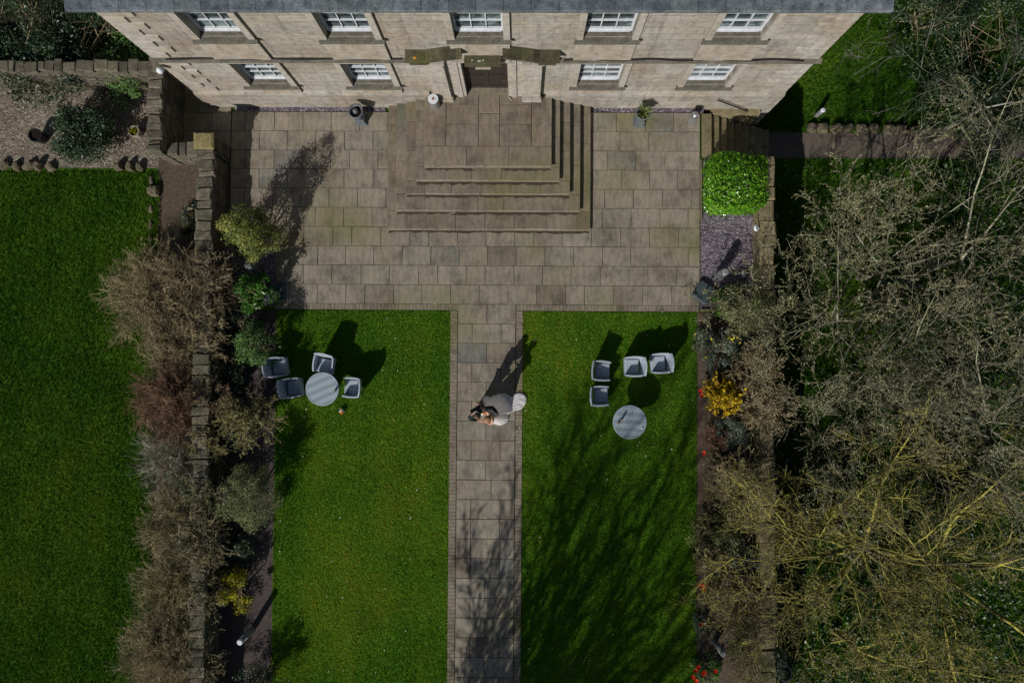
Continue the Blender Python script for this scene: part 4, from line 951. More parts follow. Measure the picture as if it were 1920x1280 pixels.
M['twig_brown'] = m_tone('brown_twig', (0.07, 0.055, 0.030), (0.46, 0.37, 0.23), .85, .2, (0.22, 0.175, 0.10))
M['twig_grey'] = m_tone('grey_twig', (0.07, 0.066, 0.048), (0.55, 0.51, 0.40), .85, .2, (0.24, 0.22, 0.15))
M['twig_straw'] = m_tone('straw_twig', (0.085, 0.072, 0.036), (0.60, 0.50, 0.30), .85, .2, (0.29, 0.24, 0.125)); M['twig_red'] = m_tone('red_twig', (0.065, 0.034, 0.024), (0.42, 0.26, 0.17), .8, .2, (0.21, 0.115, 0.072))
M['bark_grey'] = m_tone('grey_bark', (0.04, 0.039, 0.025), (0.38, 0.365, 0.25), .9, .15, (0.135, 0.13, 0.083))
M['bark_lichen'] = m_tone('lichen_bark', (0.06, 0.055, 0.028), (0.46, 0.42, 0.085), .9, .15, (0.19, 0.172, 0.05))
M['bark_white'] = m_tone('pale_birch_bark', (0.06, 0.056, 0.045), (0.32, 0.30, 0.26), .8, .2, (0.13, 0.12, 0.095))
M['bark_dark'] = m_tone('dark_bark', (0.04, 0.04, 0.026), (0.32, 0.31, 0.21), .9, .15)
M['bud'] = m_tone('spring_bud', (0.11, 0.105, 0.04), (0.44, 0.41, 0.22), .7, .2, (0.23, 0.22, 0.11)); M['bud_brown'] = m_tone('brown_bud', (0.12, 0.10, 0.05), (0.42, 0.37, 0.21), .8, .2)
M['bud_straw'] = m_tone('straw_bud', (0.12, 0.095, 0.05), (0.55, 0.45, 0.28), .8, .2, (0.28, 0.225, 0.125)); M['bud_olive'] = m_tone('olive_leaflet', (0.07, 0.075, 0.022), (0.34, 0.33, 0.12), .7, .2)
M['variegated'] = m_tone('variegated_leaf', (0.03, 0.065, 0.010), (0.62, 0.58, 0.17), .45, .4, (0.20, 0.24, 0.045), trans=0.3)
M['bright'] = m_tone('bright_leaf', (0.022, 0.085, 0.006), (0.16, 0.30, 0.045), .35, .5, (0.06, 0.17, 0.012), trans=0.3); M['laurel'] = m_tone('glossy_laurel_leaf', (0.02, 0.09, 0.004), (0.30, 0.52, 0.035), .24, .55, (0.11, 0.31, 0.012), trans=0.3)
M['midgreen'] = m_tone('mid_green_leaf', (0.022, 0.07, 0.014), (0.32, 0.44, 0.14), .5, .35, (0.10, 0.21, 0.045), trans=0.3); M['olive'] = m_tone('olive_leaf', (0.035, 0.044, 0.016), (0.32, 0.32, 0.15), .6, .3, (0.15, 0.158, 0.065), trans=0.3)
M['ivy'] = m_tone('ivy_leaf', (0.008, 0.022, 0.009), (0.14, 0.18, 0.07), .45, .4, (0.03, 0.055, 0.02)); M['sage'] = m_tone('sage_leaf', (0.045, 0.06, 0.02), (0.46, 0.47, 0.22), .6, .3, (0.21, 0.235, 0.095), trans=0.3); M['darkgreen'] = m_tone('dark_ivy_leaf', (0.008, 0.022, 0.009), (0.08, 0.135, 0.05), .4, .4, (0.024, 0.052, 0.02)); M['bluegreen'] = m_tone('silvery_leaf', (0.03, 0.045, 0.030), (0.40, 0.46, 0.37), .5, .4, (0.15, 0.195, 0.135), trans=0.3)
M['yellowgreen'] = m_tone('yellow_green_leaf', (0.05, 0.08, 0.005), (0.68, 0.58, 0.012), .5, .3, (0.36, 0.34, 0.010), trans=0.3); M['forsythia'] = m_tone('forsythia_flower', (0.36, 0.22, 0.004), (0.85, 0.62, 0.015), .6, .3)
M['yellowflower'] = m_tone('yellow_flower', (0.6, 0.5, 0.01), (0.85, 0.75, 0.05)); M['redflower'] = m_tone('red_flower', (0.55, 0.02, 0.006), (0.85, 0.075, 0.02)); M['orangeflower'] = m_tone('orange_flower', (0.7, 0.14, 0.01), (0.9, 0.3, 0.04)); M['whiteflower'] = m_tone('white_flower', (0.55, 0.53, 0.48), (0.85, 0.83, 0.8))

# left border, from the house down
shrub('golden variegated shrub overhanging the top of the left border', 449, 428, .82, 2.9, 10500, .062, 'variegated', 1, clumps=64, zc=1.9, tight=.27)
shrub('bright green rosette leaved shrub beside the left parasol base', 467, 546, .66, 1.65, 2900, .125, 'bright', 2, clumps=30, aspect=.34, zc=1.15, tight=.24)
shrub('rounded mid green evergreen shrub above the farthest left armchair', 466, 644, .70, 1.8, 6200, .06, 'midgreen', 3, clumps=40, zc=1.2)
twigbush('loose brown green twiggy shrub beside the left table', 466, 782, .98, 1.7, 70, 4, 'twig_brown', budmat='bud_olive', bud=3, budsize=.045, zc=1.0, rx=.86)
shrub('small silvery leaved plant under the brown green twiggy shrub', 440, 812, .45, 1.15, 1300, .06, 'bluegreen', 5, clumps=16)
shrub('broad pale olive shrub leaning over the middle of the left border', 452, 938, 1.05, 2.1, 13000, .045, 'sage', 6, clumps=70, zc=1.35, tight=.24, rx=.95)
shrub('yellow green shrub in the left border near the white capped light', 437, 1112, .68, 1.3, 4200, .055, 'yellowgreen', 7, clumps=30, rx=.58, flowers=('yellowflower', 90, .035))
shrub('low dark green plant in the shaded left border by the wall', 440, 708, .5, .8, 1500, .055, 'darkgreen', 8, clumps=16)
shrub('dark evergreen filling the shaded border below the pale olive shrub', 450, 1030, .5, .9, 1800, .055, 'darkgreen', 27, clumps=18)
shrub('dark low shrub between the bright green and the rounded evergreen shrubs', 455, 598, .45, .8, 1300, .055, 'darkgreen', 28, clumps=16)
shrub('dark evergreen at the bottom edge of the left border', 478, 1300, .8, 1.6, 4000, .055, 'darkgreen', 9, clumps=30)
# shrub bank left of the wall
shrub('pale sage clump on the soil bank below the rubble return wall', 352, 395, .34, .35, 420, .06, 'bluegreen', 10, clumps=12)
spiky('grass_tuft', np.array([*P(352, 432, .2)[:2], .0]), 190, .8, m_tone('straw_blade', (0.03, 0.035, 0.015), (0.18, 0.165, 0.085)), None, None, None, .009)
tag(bpy.data.objects['grass_tuft'], 'dark arching grass tuft on the soil bank', 'plant')
TB = dict(sub=(6, 6), thick=.0105)
twigbush('bare brown shrub spreading over the edge of the left lawn', 285, 560, 1.55, 1.22, 150, 11, 'twig_straw', budmat='bud_straw', bud=2, budsize=.032, rx=1.45, zc=.8, **TB)
twigbush('bare brown shrub arching over the wall toward the bright green shrub', 375, 548, 1.25, 1.44, 95, 12, 'twig_brown', sub=(5, 5), thick=.014, zc=.6)
twigbush('straw brown shrub between the arching brown and the red stemmed shrubs', 345, 645, 1.15, 1.15, 125, 13, 'twig_straw', budmat='bud_straw', bud=2, zc=.6, rx=1.2, **TB)
twigbush('red stemmed bare shrub in the middle of the bank', 330, 748, 1.25, 1.22, 170, 14, 'twig_red', sub=(6, 5), thick=.0115, zc=.7, rx=1.2, budmat='bud_brown', bud=1, budsize=.022)
twigbush('grey bare shrub with pale sprays below the red stemmed shrub', 328, 862, 1.15, 1.15, 110, 15, 'twig_grey', sub=(5, 5), thick=.010, rx=1.2, zc=.6)
shrub('dark green leafy shrub among the grey bare stems', 345, 905, .75, 1.35, 2600, .05, 'darkgreen', 16, clumps=26)
twigbush('tangled grey brown shrub with long stray stems', 345, 985, 1.3, 1.30, 150, 17, 'twig_straw', budmat='bud_olive', bud=2, budsize=.03, sub=(5, 5), thick=.012, rx=1.2, zc=.7)
twigbush('pale grey shrub of crossing stems beside the pale olive shrub', 375, 1000, .95, 1.37, 60, 23, 'twig_grey', sub=(5, 4), thick=.013, zc=.6)
twigbush('drab brown shrub low on the bank with a stem out over the grass', 338, 1100, 1.2, 1.15, 140, 18, 'twig_straw', budmat='bud_olive', bud=2, budsize=.03, sub=(5, 5), thick=.011, rx=1.3, zc=.6)
twigbush('fine fawn shrub at the bottom of the bank', 318, 1215, 1.35, 1.15, 170, 19, 'twig_straw', thick=.009, sub=(6, 6), budmat='bud_straw', bud=2, budsize=.028, zc=.6)
twigbush('dusty brown shrub against the wall at the bottom of the bank', 365, 1265, 1.0, 1.08, 95, 20, 'twig_straw', sub=(5, 5), thick=.010, budmat='bud_straw', bud=1)
shrub('small olive shrub at the foot of the grey tangle', 388, 885, .6, 1.3, 2100, .05, 'olive', 21, clumps=22)
shrub('leafy olive green shrub mixed through the drab brown stems', 350, 1065, .7, 1.2, 2000, .05, 'olive', 24, clumps=24)
for (px, py, r, h, mt, bd, sd, lab) in ((396, 500, .62, 1.35, 'twig_brown', 'bud_straw', 201, 'brown twigs reaching over the wall top below the dark grass tuft'), (392, 610, .66, 1.4, 'twig_straw', 'bud_straw', 202, 'straw twigs lying over the wall opposite the rounded evergreen'), (388, 745, .62, 1.35, 'twig_red', 'bud_brown', 203, 'red brown twigs lying over the wall beside the loose twiggy shrub'), (386, 830, .62, 1.35, 'twig_straw', 'bud_olive', 204, 'straw twigs with olive leaflets over the wall by the silvery plant'), (384, 925, .66, 1.4, 'twig_grey', 'bud_olive', 205, 'grey twigs with olive leaflets over the wall beside the pale olive shrub'), (382, 1035, .66, 1.35, 'twig_straw', 'bud_straw', 206, 'straw twigs over the wall above the yellow green shrub'), (378, 1120, .6, 1.25, 'twig_grey', 'bud_olive', 207, 'grey green twigs over the wall beside the yellow green shrub')):
    twigbush(lab, px, py, r, h, 55, sd, mt, sub=(5, 5), thick=.011, zc=.9, budmat=bd, bud=2, budsize=.032, rx=r * 1.05)
shrub('fresh green leafy patch among straw stems at the middle of the bank', 372, 960, .5, 1.1, 1300, .05, 'midgreen', 25, clumps=16)
shrub('green leafy patch at the wall side of the red stemmed shrub', 392, 690, .5, 1.2, 1300, .05, 'olive', 26, clumps=16)
# gravel corner and behind the wall
shrub('large dark ivy like shrub sprawling over the gravel patch', 145, 245, 1.0, 1.5, 9500, .075, 'darkgreen', 22, clumps=46, zc=.9, rx=1.05, flowers=('whiteflower', 60, .02))
spiky('pot_plant', np.array([pp2.x, pp2.y, .28]), 50, .2, M['yellowgreen'], None, None, po2, .012)
spiky('pot_plant', np.array([pp3.x, pp3.y, LOWZ + .4]), 60, .3, M['midgreen'], None, None, po3, .014)
for i, (px, py, r, h, mt, lab) in enumerate([(235, 118, 1.2, 1.4, 'midgreen', 'lit green shrub behind the dark rubble wall close to the house corner'), (150, 60, 1.6, 2.2, 'darkgreen', 'dark evergreen shrub behind the lit green shrub at the house side'), (60, 110, 1.5, 2.0, 'darkgreen', 'dark evergreen shrub behind the wall at the left edge'), (30, 20, 1.7, 2.6, 'darkgreen', 'dark evergreen shrub in the top left corner')]):
    shrub(lab, px, py, r, h, 4200, .085, mt, 30 + i, clumps=34, z=0)
# clipped laurel
shrub('bright glossy laurel clipped into a rounded cube on the slate chippings', 1388, 338, .80, 1.15, 9000, .085, 'laurel', 40, rx=.80, box=True, aspect=.55, name='clipped_laurel', zc=1.0)
shrub('tiny fern sprouting from the kerb beside the side steps', 1322, 299, .12, .15, 90, .06, 'bright', 41, clumps=6, cat='plant', name='fern', stems=3)
# right border
shrub('pale green rosette leaved shrub touching the right parasol base', 1367, 565, .5, 1.0, 1400, .11, 'bright', 42, clumps=20, aspect=.34)
shrub('broad pale sage shrub at the top of the right border', 1408, 583, .95, 1.6, 11000, .045, 'sage', 43, clumps=56, tight=.24)
shrub('silvery evergreen dotted with yellow flowers beside the right lawn', 1350, 655, .72, 1.0, 5200, .052, 'bluegreen', 44, clumps=38, flowers=('yellowflower', 16, .06))
shrub('dark leaved shrub between the sage shrub and the right wall', 1405, 655, .75, 1.0, 3600, .06, 'darkgreen', 45, clumps=26)
twigbush('forsythia in full yellow flower', 1357, 745, .60, 1.15, 60, 46, 'twig_brown', budmat='forsythia', bud=5, budsize=.060, name='forsythia', sub=(5, 4))
shrub('grey green low shrub just below the forsythia', 1378, 815, .62, .9, 3600, .05, 'bluegreen', 47, clumps=28)
twigbush('dark maroon bare rose at the edge of the right lawn', 1335, 825, .5, .8, 40, 48, 'twig_red', thick=.008)
twigbush('dense fawn shrub rising behind the forsythia over the wall', 1436, 760, .85, 1.4, 80, 49, 'twig_straw', budmat='bud_straw', bud=4, budsize=.033)
twigbush('fawn bare shrub above the forsythia, between the flowered evergreen and the wall', 1415, 690, .8, 1.5, 70, 56, 'twig_straw', budmat='bud_straw', bud=4, budsize=.033)
twigbush('pale bare shrub against the wall under the upper lichen branches', 1400, 900, .9, 1.4, 80, 57, 'twig_straw', budmat='bud_olive', bud=2, budsize=.035)
shrub('olive shrub in the right border beneath the lichen tree', 1350, 1010, .8, 1.1, 5200, .045, 'sage', 50, clumps=36)
shrub('silvery shrub against the wall beneath the lichen tree', 1400, 1060, .7, 1.1, 3600, .05, 'bluegreen', 51, clumps=28)
twigbush('thin brown rose bush near the upper tulips', 1345, 925, .6, .9, 44, 52, 'twig_brown', thick=.008, budmat='bud_olive', bud=1)
twigbush('thin brown rose bush beside the middle tulips', 1345, 1115, .65, 1.0, 55, 53, 'twig_straw', thick=.008, budmat='bud_olive', bud=2)
twigbush('fawn twiggy shrub leaning on the wall at the lower right', 1405, 1150, .8, 1.2, 70, 58, 'twig_straw', thick=.009, budmat='bud_olive', bud=1)
shrub('silver leaved low plant at the edge of the right lawn above the bollard light', 1320, 1175, .4, .5, 1300, .05, 'bluegreen', 54, clumps=16)
shrub('leafy tulip clump greenery at the bottom right of the lawn', 1325, 1256, .5, .45, 1500, .06, 'midgreen', 55, clumps=20)
shrub('grey green bush over the wall at the bottom right', 1445, 1245, .6, 1.0, 2400, .055, 'bluegreen', 59, clumps=24)
for (px, py, r, h, bd, sd, lab) in ((1352, 875, .5, .9, 'bud_straw', 211, 'pale twiggy shrub between the maroon rose and the upper lichen branches'), (1385, 960, .6, 1.1, 'bud_olive', 212, 'olive budded twiggy shrub near the wall beneath the lichen tree'), (1335, 1045, .5, .8, 'bud_straw', 213, 'pale twiggy shrub at the lawn edge above the middle tulips'), (1390, 1105, .6, 1.0, 'bud_straw', 214, 'straw twiggy shrub near the wall level with the middle tulips'), (1395, 1205, .55, .9, 'bud_olive', 215, 'olive budded twiggy shrub behind the lower bollard light'), (1330, 985, .45, .7, 'bud_olive', 216, 'low olive budded rose at the lawn edge beneath the lichen tree')):
    twigbush(lab, px, py, r, h, 48, sd, 'twig_straw', sub=(5, 5), thick=.009, budmat=bd, bud=3, budsize=.032)
def tulip(px, py, z, h, lab, group, seed):
    p = P(px, py, z + h); o = empty('red_tulip', (p.x, p.y, z), lab, 'flower', group); q = random.Random(seed)
    mb = MB(); mb.tube([(p.x + q.uniform(-.04, .04), p.y + q.uniform(-.04, .04), z), (p.x, p.y, z + h - .03)], .008, 5); mb.build('stem', M['midgreen'], o)
    mb = MB()
    for k in range(6):
        a = k * 1.047 + q.random() * .3; c, s_ = math.cos(a), math.sin(a); mb.add([(p.x, p.y, z + h - .035), (p.x + .05 * c - .035 * s_, p.y + .05 * s_ + .035 * c, z + h), (p.x + .065 * c, p.y + .065 * s_, z + h + .05), (p.x + .05 * c + .035 * s_, p.y + .05 * s_ - .035 * c, z + h)], [(0, 1, 2, 3)])
    mb.build('petals', M['redflower'], o)
for i, (px, py) in enumerate(((1313, 733), (1316, 741), (1319, 849))): tulip(px, py, 0, .4, 'red tulip at the lawn edge beside or below the forsythia', 'red tulips near the forsythia', i)
for i, (px, py) in enumerate(((1309, 1096), (1316, 1099), (1324, 1096), (1320, 1105), (1314, 1169))): tulip(px, py, 0, .4, 'red tulip at the lawn edge beneath the lichen tree', 'red tulips beneath the lichen tree', 10 + i)
for i, (px, py) in enumerate(((1304, 1256), (1309, 1250), (1299, 1268), (1318, 1262), (1341, 1257), (1305, 1276), (1321, 1259))): tulip(px, py, 0, .42, 'red tulip in the clump at the bottom of the right lawn', 'red tulips at the bottom edge', 20 + i)

# under the trees on the lower ground
V = rng.random((42000, 2)) * [14, 21] + [7.7, -11]; keep = ~((V[:, 0] < 13.2) & (V[:, 1] > -2.2) & (rng.random(len(V)) < .85)) & (V[:, 1] < 6.5); hh = .12 + .22 * (np.sin(V[:, 0] * 1.4 + np.sin(V[:, 1])) * np.sin(V[:, 1] * 1.1) * .5 + .5); V = V[keep]; hh = hh[keep]
tag(leaves('ground_cover', np.column_stack([V, LOWZ + hh * rng.random(len(V))]), unit(rng.normal(size=(len(V), 3)) * .6 + [0, 0, 1]), .11, rng.random(len(V)), M['ivy'], None, .7), 'dark ivy ground cover beneath the bare trees', 'ivy', None, 'stuff')
for i, (px, py, r, h, mt, lab) in enumerate([(1560, 905, .9, 1.2, 'darkgreen', 'dark evergreen bush beneath the lichen tree near the wall'), (1500, 980, .7, 1.0, 'midgreen', 'green bush just over the wall beneath the lichen tree'), (1690, 560, 1.0, 1.3, 'darkgreen', 'dark bush beneath the budding trees'), (1800, 740, 1.2, 1.4, 'darkgreen', 'dark bush near the right edge beneath the trees'), (1640, 800, 1.0, 1.1, 'midgreen', 'green bush in the thicket between the budding and lichen trees'), (1580, 480, .8, 1.0, 'midgreen', 'green bush at the edge of the rough grass under the budding tree'), (1560, 955, .35, .6, 'yellowgreen', 'small yellow bush beneath the lichen tree')]):
    shrub(lab, px, py, r, h, int(2600 * r), .08, mt, 70 + i, clumps=24, z=LOWZ, flowers=('yellowflower', 9, .06) if i == 5 else None)
for i, (px, py, r, h, lab) in enumerate(((1880, 60, 2.0, 3.0, 'dark evergreen shrub added to darken the top right corner behind the birch'), (1800, 175, 1.3, 1.8, 'dark evergreen shrub added to darken the foot of the birch'), (1760, 20, 1.7, 2.4, 'dark evergreen shrub added to darken the top edge right of the house'), (1890, 230, 1.4, 2.0, 'dark evergreen shrub added to darken the right edge beyond the lower path'))):
    shrub(lab, px, py, r, h, 4200, .09, 'ivy', 230 + i, clumps=34, z=LOWZ)  # these shrubs are added to darken the bright grass in this corner
BUD = dict(seg=[8, 7, 5, 3], wig=[.07, .08, .09, .12], up=[.012, .012, .01, .0], start=[1, 1, 0], kids=[1.1, 1.0, .85], ang=(28, 58), ratio=.56, rmin=.0043, trunk=.26, limbs=6, el=(12, 58), buds=3, budlev=2, spread=1.0)
LICH = dict(BUD, kids=[1.45, 1.3, 1.25], wig=[.12, .16, .2, .22], limbs=8, el=(5, 55), buds=1, budlev=3, ratio=.52, trunk=.3, rmin=.0043)
THIN = dict(BUD, kids=[1.0, 1.0, .7], limbs=5, buds=0, budlev=9)
tree('budding tree reaching its twigs toward the clipped laurel', 1610, 520, LOWZ, BUD, 101, 6.6, .10, 'bark_grey', 'bud', budsize=.031, limbs=[(150, 30, 4.2)])
tree('budding tree standing against the right wall by the chippings', 1530, 610, LOWZ, BUD, 102, 6.3, .09, 'bark_grey', 'bud', budsize=.038, limbs=[(188, 22, 4.4), (172, 15, 4.2)])
tree('budding tree near the right edge below the birch', 1735, 500, LOWZ, BUD, 103, 7.2, .11, 'bark_grey', 'bud', budsize=.031)
tree('dark budding tree in the middle of the thicket', 1640, 720, LOWZ, BUD, 104, 6.6, .10, 'bark_dark', 'bud_brown')
tree('dark twiggy tree at the right edge of the thicket', 1780, 780, LOWZ, BUD, 105, 6.8, .11, 'bark_dark', 'bud_brown')
tree('small grey tree leaning over the right wall', 1500, 800, LOWZ, dict(BUD, limbs=5), 106, 5.2, .07, 'bark_grey', 'bud')
tree('yellow lichen covered tree spreading over the border and lawn', 1560, 990, LOWZ, LICH, 107, 7.0, .17, 'bark_lichen', 'bud_brown', limbs=[(180, 18, 5.2), (172, 24, 5.0), (200, 20, 4.6), (160, 20, 4.2)])
tree('yellow lichen covered tree with a leaning trunk at the bottom right', 1650, 1030, LOWZ, LICH, 108, 7.0, .19, 'bark_lichen', 'bud_brown', (.35, -.05))
tree('thin lichen tree at the bottom edge by the grey pot', 1560, 1180, LOWZ, dict(LICH, limbs=6), 109, 5.6, .1, 'bark_lichen', 'bud_brown')
tree('pale barked birch in the top right corner', 1770, 245, LOWZ, THIN, 110, 7.0, .08, 'bark_white', None, (.02, .08), name='birch_tree')
# bare trees south of the lawns, out of the picture: they throw the long branch shadows over the right lawn and path
SH = dict(LICH, kids=[1.2, 1.05, .9], wig=[.05, .07, .09, .12], ang=(14, 38), ratio=.55, limbs=9, el=(48, 82), rmin=.012, buds=0, budlev=9, spread=1.1)
tree('tall bare tree south of the right lawn', 0, 0, 0, SH, 120, 11.0, .26, 'bark_dark', None, pos=(-3.0, -18.2), group='bare trees beyond the bottom of the lawns')
tree('tall bare tree south of the path', 0, 0, 0, dict(SH, kids=[1.5, 1.3, 1.1], rmin=.015), 121, 7.6, .17, 'bark_dark', None, pos=(-4.0, -17.0), group='bare trees beyond the bottom of the lawns')

# ------------------------------------------------------------------ the couple
M['skin'] = m_plain('skin', (0.52, 0.29, 0.20), 0.5, 0.35, 0.08); M['suit'] = m_plain('dark_green_suit', (0.012, 0.020, 0.023), 0.8, 0.2, 0.3); M['shirt'] = m_plain('white_shirt', (0.75, 0.76, 0.8), 0.7, var=.05)
M['hair_brown'] = m_plain('brown_hair', (0.085, 0.045, 0.026), 0.55, 0.35, 0.5, 40); M['hair_blonde'] = m_plain('dark_blonde_hair', (0.24, 0.135, 0.055), 0.5, 0.35, 0.55, 40)
m, t, b = new_mat('ivory_satin', 0.55, 0.3); v = coords(t); n_ = noise(t, v, 7, 4); t.links.new(ramp(t, n_, [(0.3, (0.90, 0.88, 0.88)), (0.7, (0.95, 0.94, 0.94))]), b.inputs['Base Color']); bump(t, b, n_, .25, .03)
tr = N(t, 'BsdfTranslucent'); tr.inputs[0].default_value = (.96, .94, .95, 1); ms = N(t, 'MixShader'); ms.inputs[0].default_value = .48; o_ = t.nodes['Material Output']
t.links.new(b.outputs[0], ms.inputs[1]); t.links.new(tr.outputs[0], ms.inputs[2]); t.links.new(ms.outputs[0], o_.inputs[0]); M['satin'] = m
m, t, b = new_mat('sheer_tulle', 0.8, 0.1); b.inputs['Base Color'].default_value = (0.72, 0.70, 0.72, 1); b.inputs['Alpha'].default_value = 0.42; M['tulle'] = m
M['eye'] = m_plain('dark_eye', (0.02, 0.015, 0.012), .2, .5); M['lip'] = m_plain('lips', (0.4, 0.13, 0.11), .5); M['leather'] = m_plain('black_shoe', (0.012, 0.011, 0.010), .3, .5)
def skin_mesh(name, verts, edges, rad, mat, parent, root=0):
    me = bpy.data.meshes.new(name); me.from_pydata([tuple(v_) for v_ in verts], edges, []); me.materials.append(mat)
    o = bpy.data.objects.new(name, me); COL.objects.link(o); o.parent = parent
    sk = o.modifiers.new('skin', 'SKIN'); sk.use_smooth_shade = True; sk.branch_smoothing = 0.6
    for i, d_ in enumerate(me.skin_vertices[0].data): r = rad[i]; d_.radius = r if isinstance(r, tuple) else (r, r); d_.use_root = i == root
    ss_ = o.modifiers.new('sub', 'SUBSURF'); ss_.levels = 2; ss_.render_levels = 2; return o
class Rig:
    def __init__(s): s.v = []; s.e = []; s.r = []
    def n(s, p, r, par=None):
        s.v.append(p); s.r.append(r)
        if par is not None: s.e.append((par, len(s.v) - 1))
        return len(s.v) - 1
    def hand(s, wrist, wp, d, pn, side):
        """palm, four bent fingers of unequal length and a thumb off the side of the palm"""
        d = Vector(d).normalized(); pn = Vector(pn).normalized(); sd = d.cross(pn).normalized() * side; wp = Vector(wp)
        pal = s.n(wp + d * .055, (.034, .016), wrist)
        for k, (off, L) in enumerate(((-.028, .072), (-.009, .082), (.010, .078), (.028, .062))):
            a = s.n(wp + d * .098 + sd * off, .010, pal); b_ = s.n(wp + d * (.098 + L * .55) + sd * off * 1.1 + pn * .016, .009, a); s.n(wp + d * (.098 + L * .85) + sd * off * 1.1 + pn * .045, .0075, b_)
        a = s.n(wp + d * .04 - sd * .04 + pn * .008, .012, pal); s.n(wp + d * .08 - sd * .062 + pn * .022, .009, a)
def person(loc, fx, label): return empty('person', loc, label, 'person', None, math.atan2(fx[1], fx[0]))
# each figure is built facing +x with its left side on +y
pg = P(899, 767, 0); groom = person((pg.x, pg.y, 0.035), (0.52, -0.85), 'man in a dark green suit and white collar embracing the bride on the path')
R0 = Rig(); pel = R0.n((0, 0, .96), (.135, .10)); wa = R0.n((0, 0, 1.12), (.135, .095), pel); ch = R0.n((0, 0, 1.32), (.155, .11), wa); nb = R0.n((.01, 0, 1.49), (.085, .075), ch); nk = R0.n((.04, 0, 1.56), .056, nb)
hd0 = R0.n((.075, 0, 1.645), (.075, .085), nk); hd1 = R0.n((.085, 0, 1.72), (.075, .09), hd0); R0.n((.075, 0, 1.775), (.05, .06), hd1); R0.n((.172, 0, 1.655), .016, hd0); R0.n((.13, 0, 1.60), (.04, .035), hd0)
for sg in (1, -1): R0.n((.07, sg * .085, 1.665), (.012, .02), hd0)
for sg, elb, wr, hdir, hn in ((1, (.10, .46, 1.27), (.33, .50, 1.17), (.9, -.3, -.1), (-.2, -1, 0)), (-1, (.06, -.27, 1.14), (.24, -.12, 1.03), (.5, .85, .1), (0, .3, -1))):
    sh = R0.n((0, sg * .185, 1.44), .062, ch); el = R0.n(elb, .045, sh); w1 = R0.n(wr, .030, el); R0.hand(w1, wr, hdir, hn, sg)
for sg in (1, -1):
    hp = R0.n((0, sg * .095, .88), .085, pel); kn = R0.n((.025, sg * .11, .50), .058, hp); an = R0.n((-.01, sg * .12, .09), .042, kn); R0.n((.13, sg * .135, .035), (.045, .03), an)
skin_mesh('body', R0.v, R0.e, R0.r, M['skin'], groom)
J = Rig(); a0 = J.n((0, 0, .90), (.165, .13)); a1 = J.n((0, 0, 1.10), (.155, .115), a0); a2 = J.n((0, 0, 1.33), (.185, .13), a1); J.n((.005, 0, 1.475), (.11, .09), a2)
for sg, elb, wr in ((1, (.10, .46, 1.27), (.31, .498, 1.178)), (-1, (.06, -.27, 1.14), (.22, -.136, 1.04))): s1 = J.n((0, sg * .19, 1.435), .082, a2); e1 = J.n(elb, .062, s1); J.n(wr, .046, e1)
skin_mesh('jacket', J.v, J.e, J.r, M['suit'], groom)
J = Rig(); a0 = J.n((0, 0, .95), (.15, .115))
for sg in (1, -1): h1 = J.n((0, sg * .097, .86), .10, a0); k1 = J.n((.025, sg * .112, .50), .078, h1); J.n((-.005, sg * .122, .10), .066, k1)
skin_mesh('trousers', J.v, J.e, J.r, M['suit'], groom)
mb = MB(); n = 20; vs = []; fs = []
for (r, z, dx) in ((.075, 1.50, .02), (.083, 1.54, .025), (.080, 1.575, .03), (.068, 1.57, .03), (.066, 1.50, .02)):
    for k in range(n): vs.append((dx + r * 1.05 * math.cos(6.2832 * k / n), r * math.sin(6.2832 * k / n), z - .02 * math.cos(6.2832 * k / n)))
for j in range(4):
    for k in range(n): fs.append((j * n + k, j * n + (k + 1) % n, (j + 1) * n + (k + 1) % n, (j + 1) * n + k))
mb.add(vs, fs, .5); o = mb.build('shirt_collar', M['shirt'], None, True); o.parent = groom
def hair_cap(c, rx, ry, rz, mat, parent, tilt, bun=None):
    V = []; Fc = []; nu, nv = 22, 9
    for j in range(nv + 1):
        th = math.pi * .62 * j / nv
        for k in range(nu):
            a = 6.2832 * k / nu; lim = 1.0 - .38 * max(0, math.cos(a)) ** 1.5; t_ = th * lim; w_ = 1 + .035 * math.sin(7 * a + 3 * j) + .02 * math.sin(13 * a)
            x, y, z = rx * w_ * math.sin(t_) * math.cos(a), ry * w_ * math.sin(t_) * math.sin(a), rz * w_ * math.cos(t_); ct, st2 = math.cos(tilt), math.sin(tilt)
            V.append((c[0] + x * ct + z * st2, c[1] + y, c[2] + z * ct - x * st2))
    for j in range(nv):
        for k in range(nu): Fc.append((j * nu + k, j * nu + (k + 1) % nu, (j + 1) * nu + (k + 1) % nu, (j + 1) * nu + k))
    b_ = MB(); b_.add(V, Fc, .5)
    o = b_.build('hair', mat, None, True); o.parent = parent; return o
hair_cap((.072, 0, 1.70), .105, .093, .098, M['hair_brown'], groom, .25)
for sg in (1, -1):
    mb = MB(); mb.lathe([(.004, -.01), (.011, -.004), (.011, .004), (.004, .01)], 10, (.150, sg * .032, 1.685)); o = mb.build('eye', M['eye']); o.parent = groom
    mb = MB(); mb.rock((.06, sg * .13, 0), .15, .05, .085, 3 + sg, .5, 12); o = mb.build('shoe', M['leather'], None, True); o.parent = groom
mb = MB(); mb.rock((.158, 0, 1.607), .012, .026, .01, 5, .5, 10); o = mb.build('mouth', M['lip']); o.parent = groom

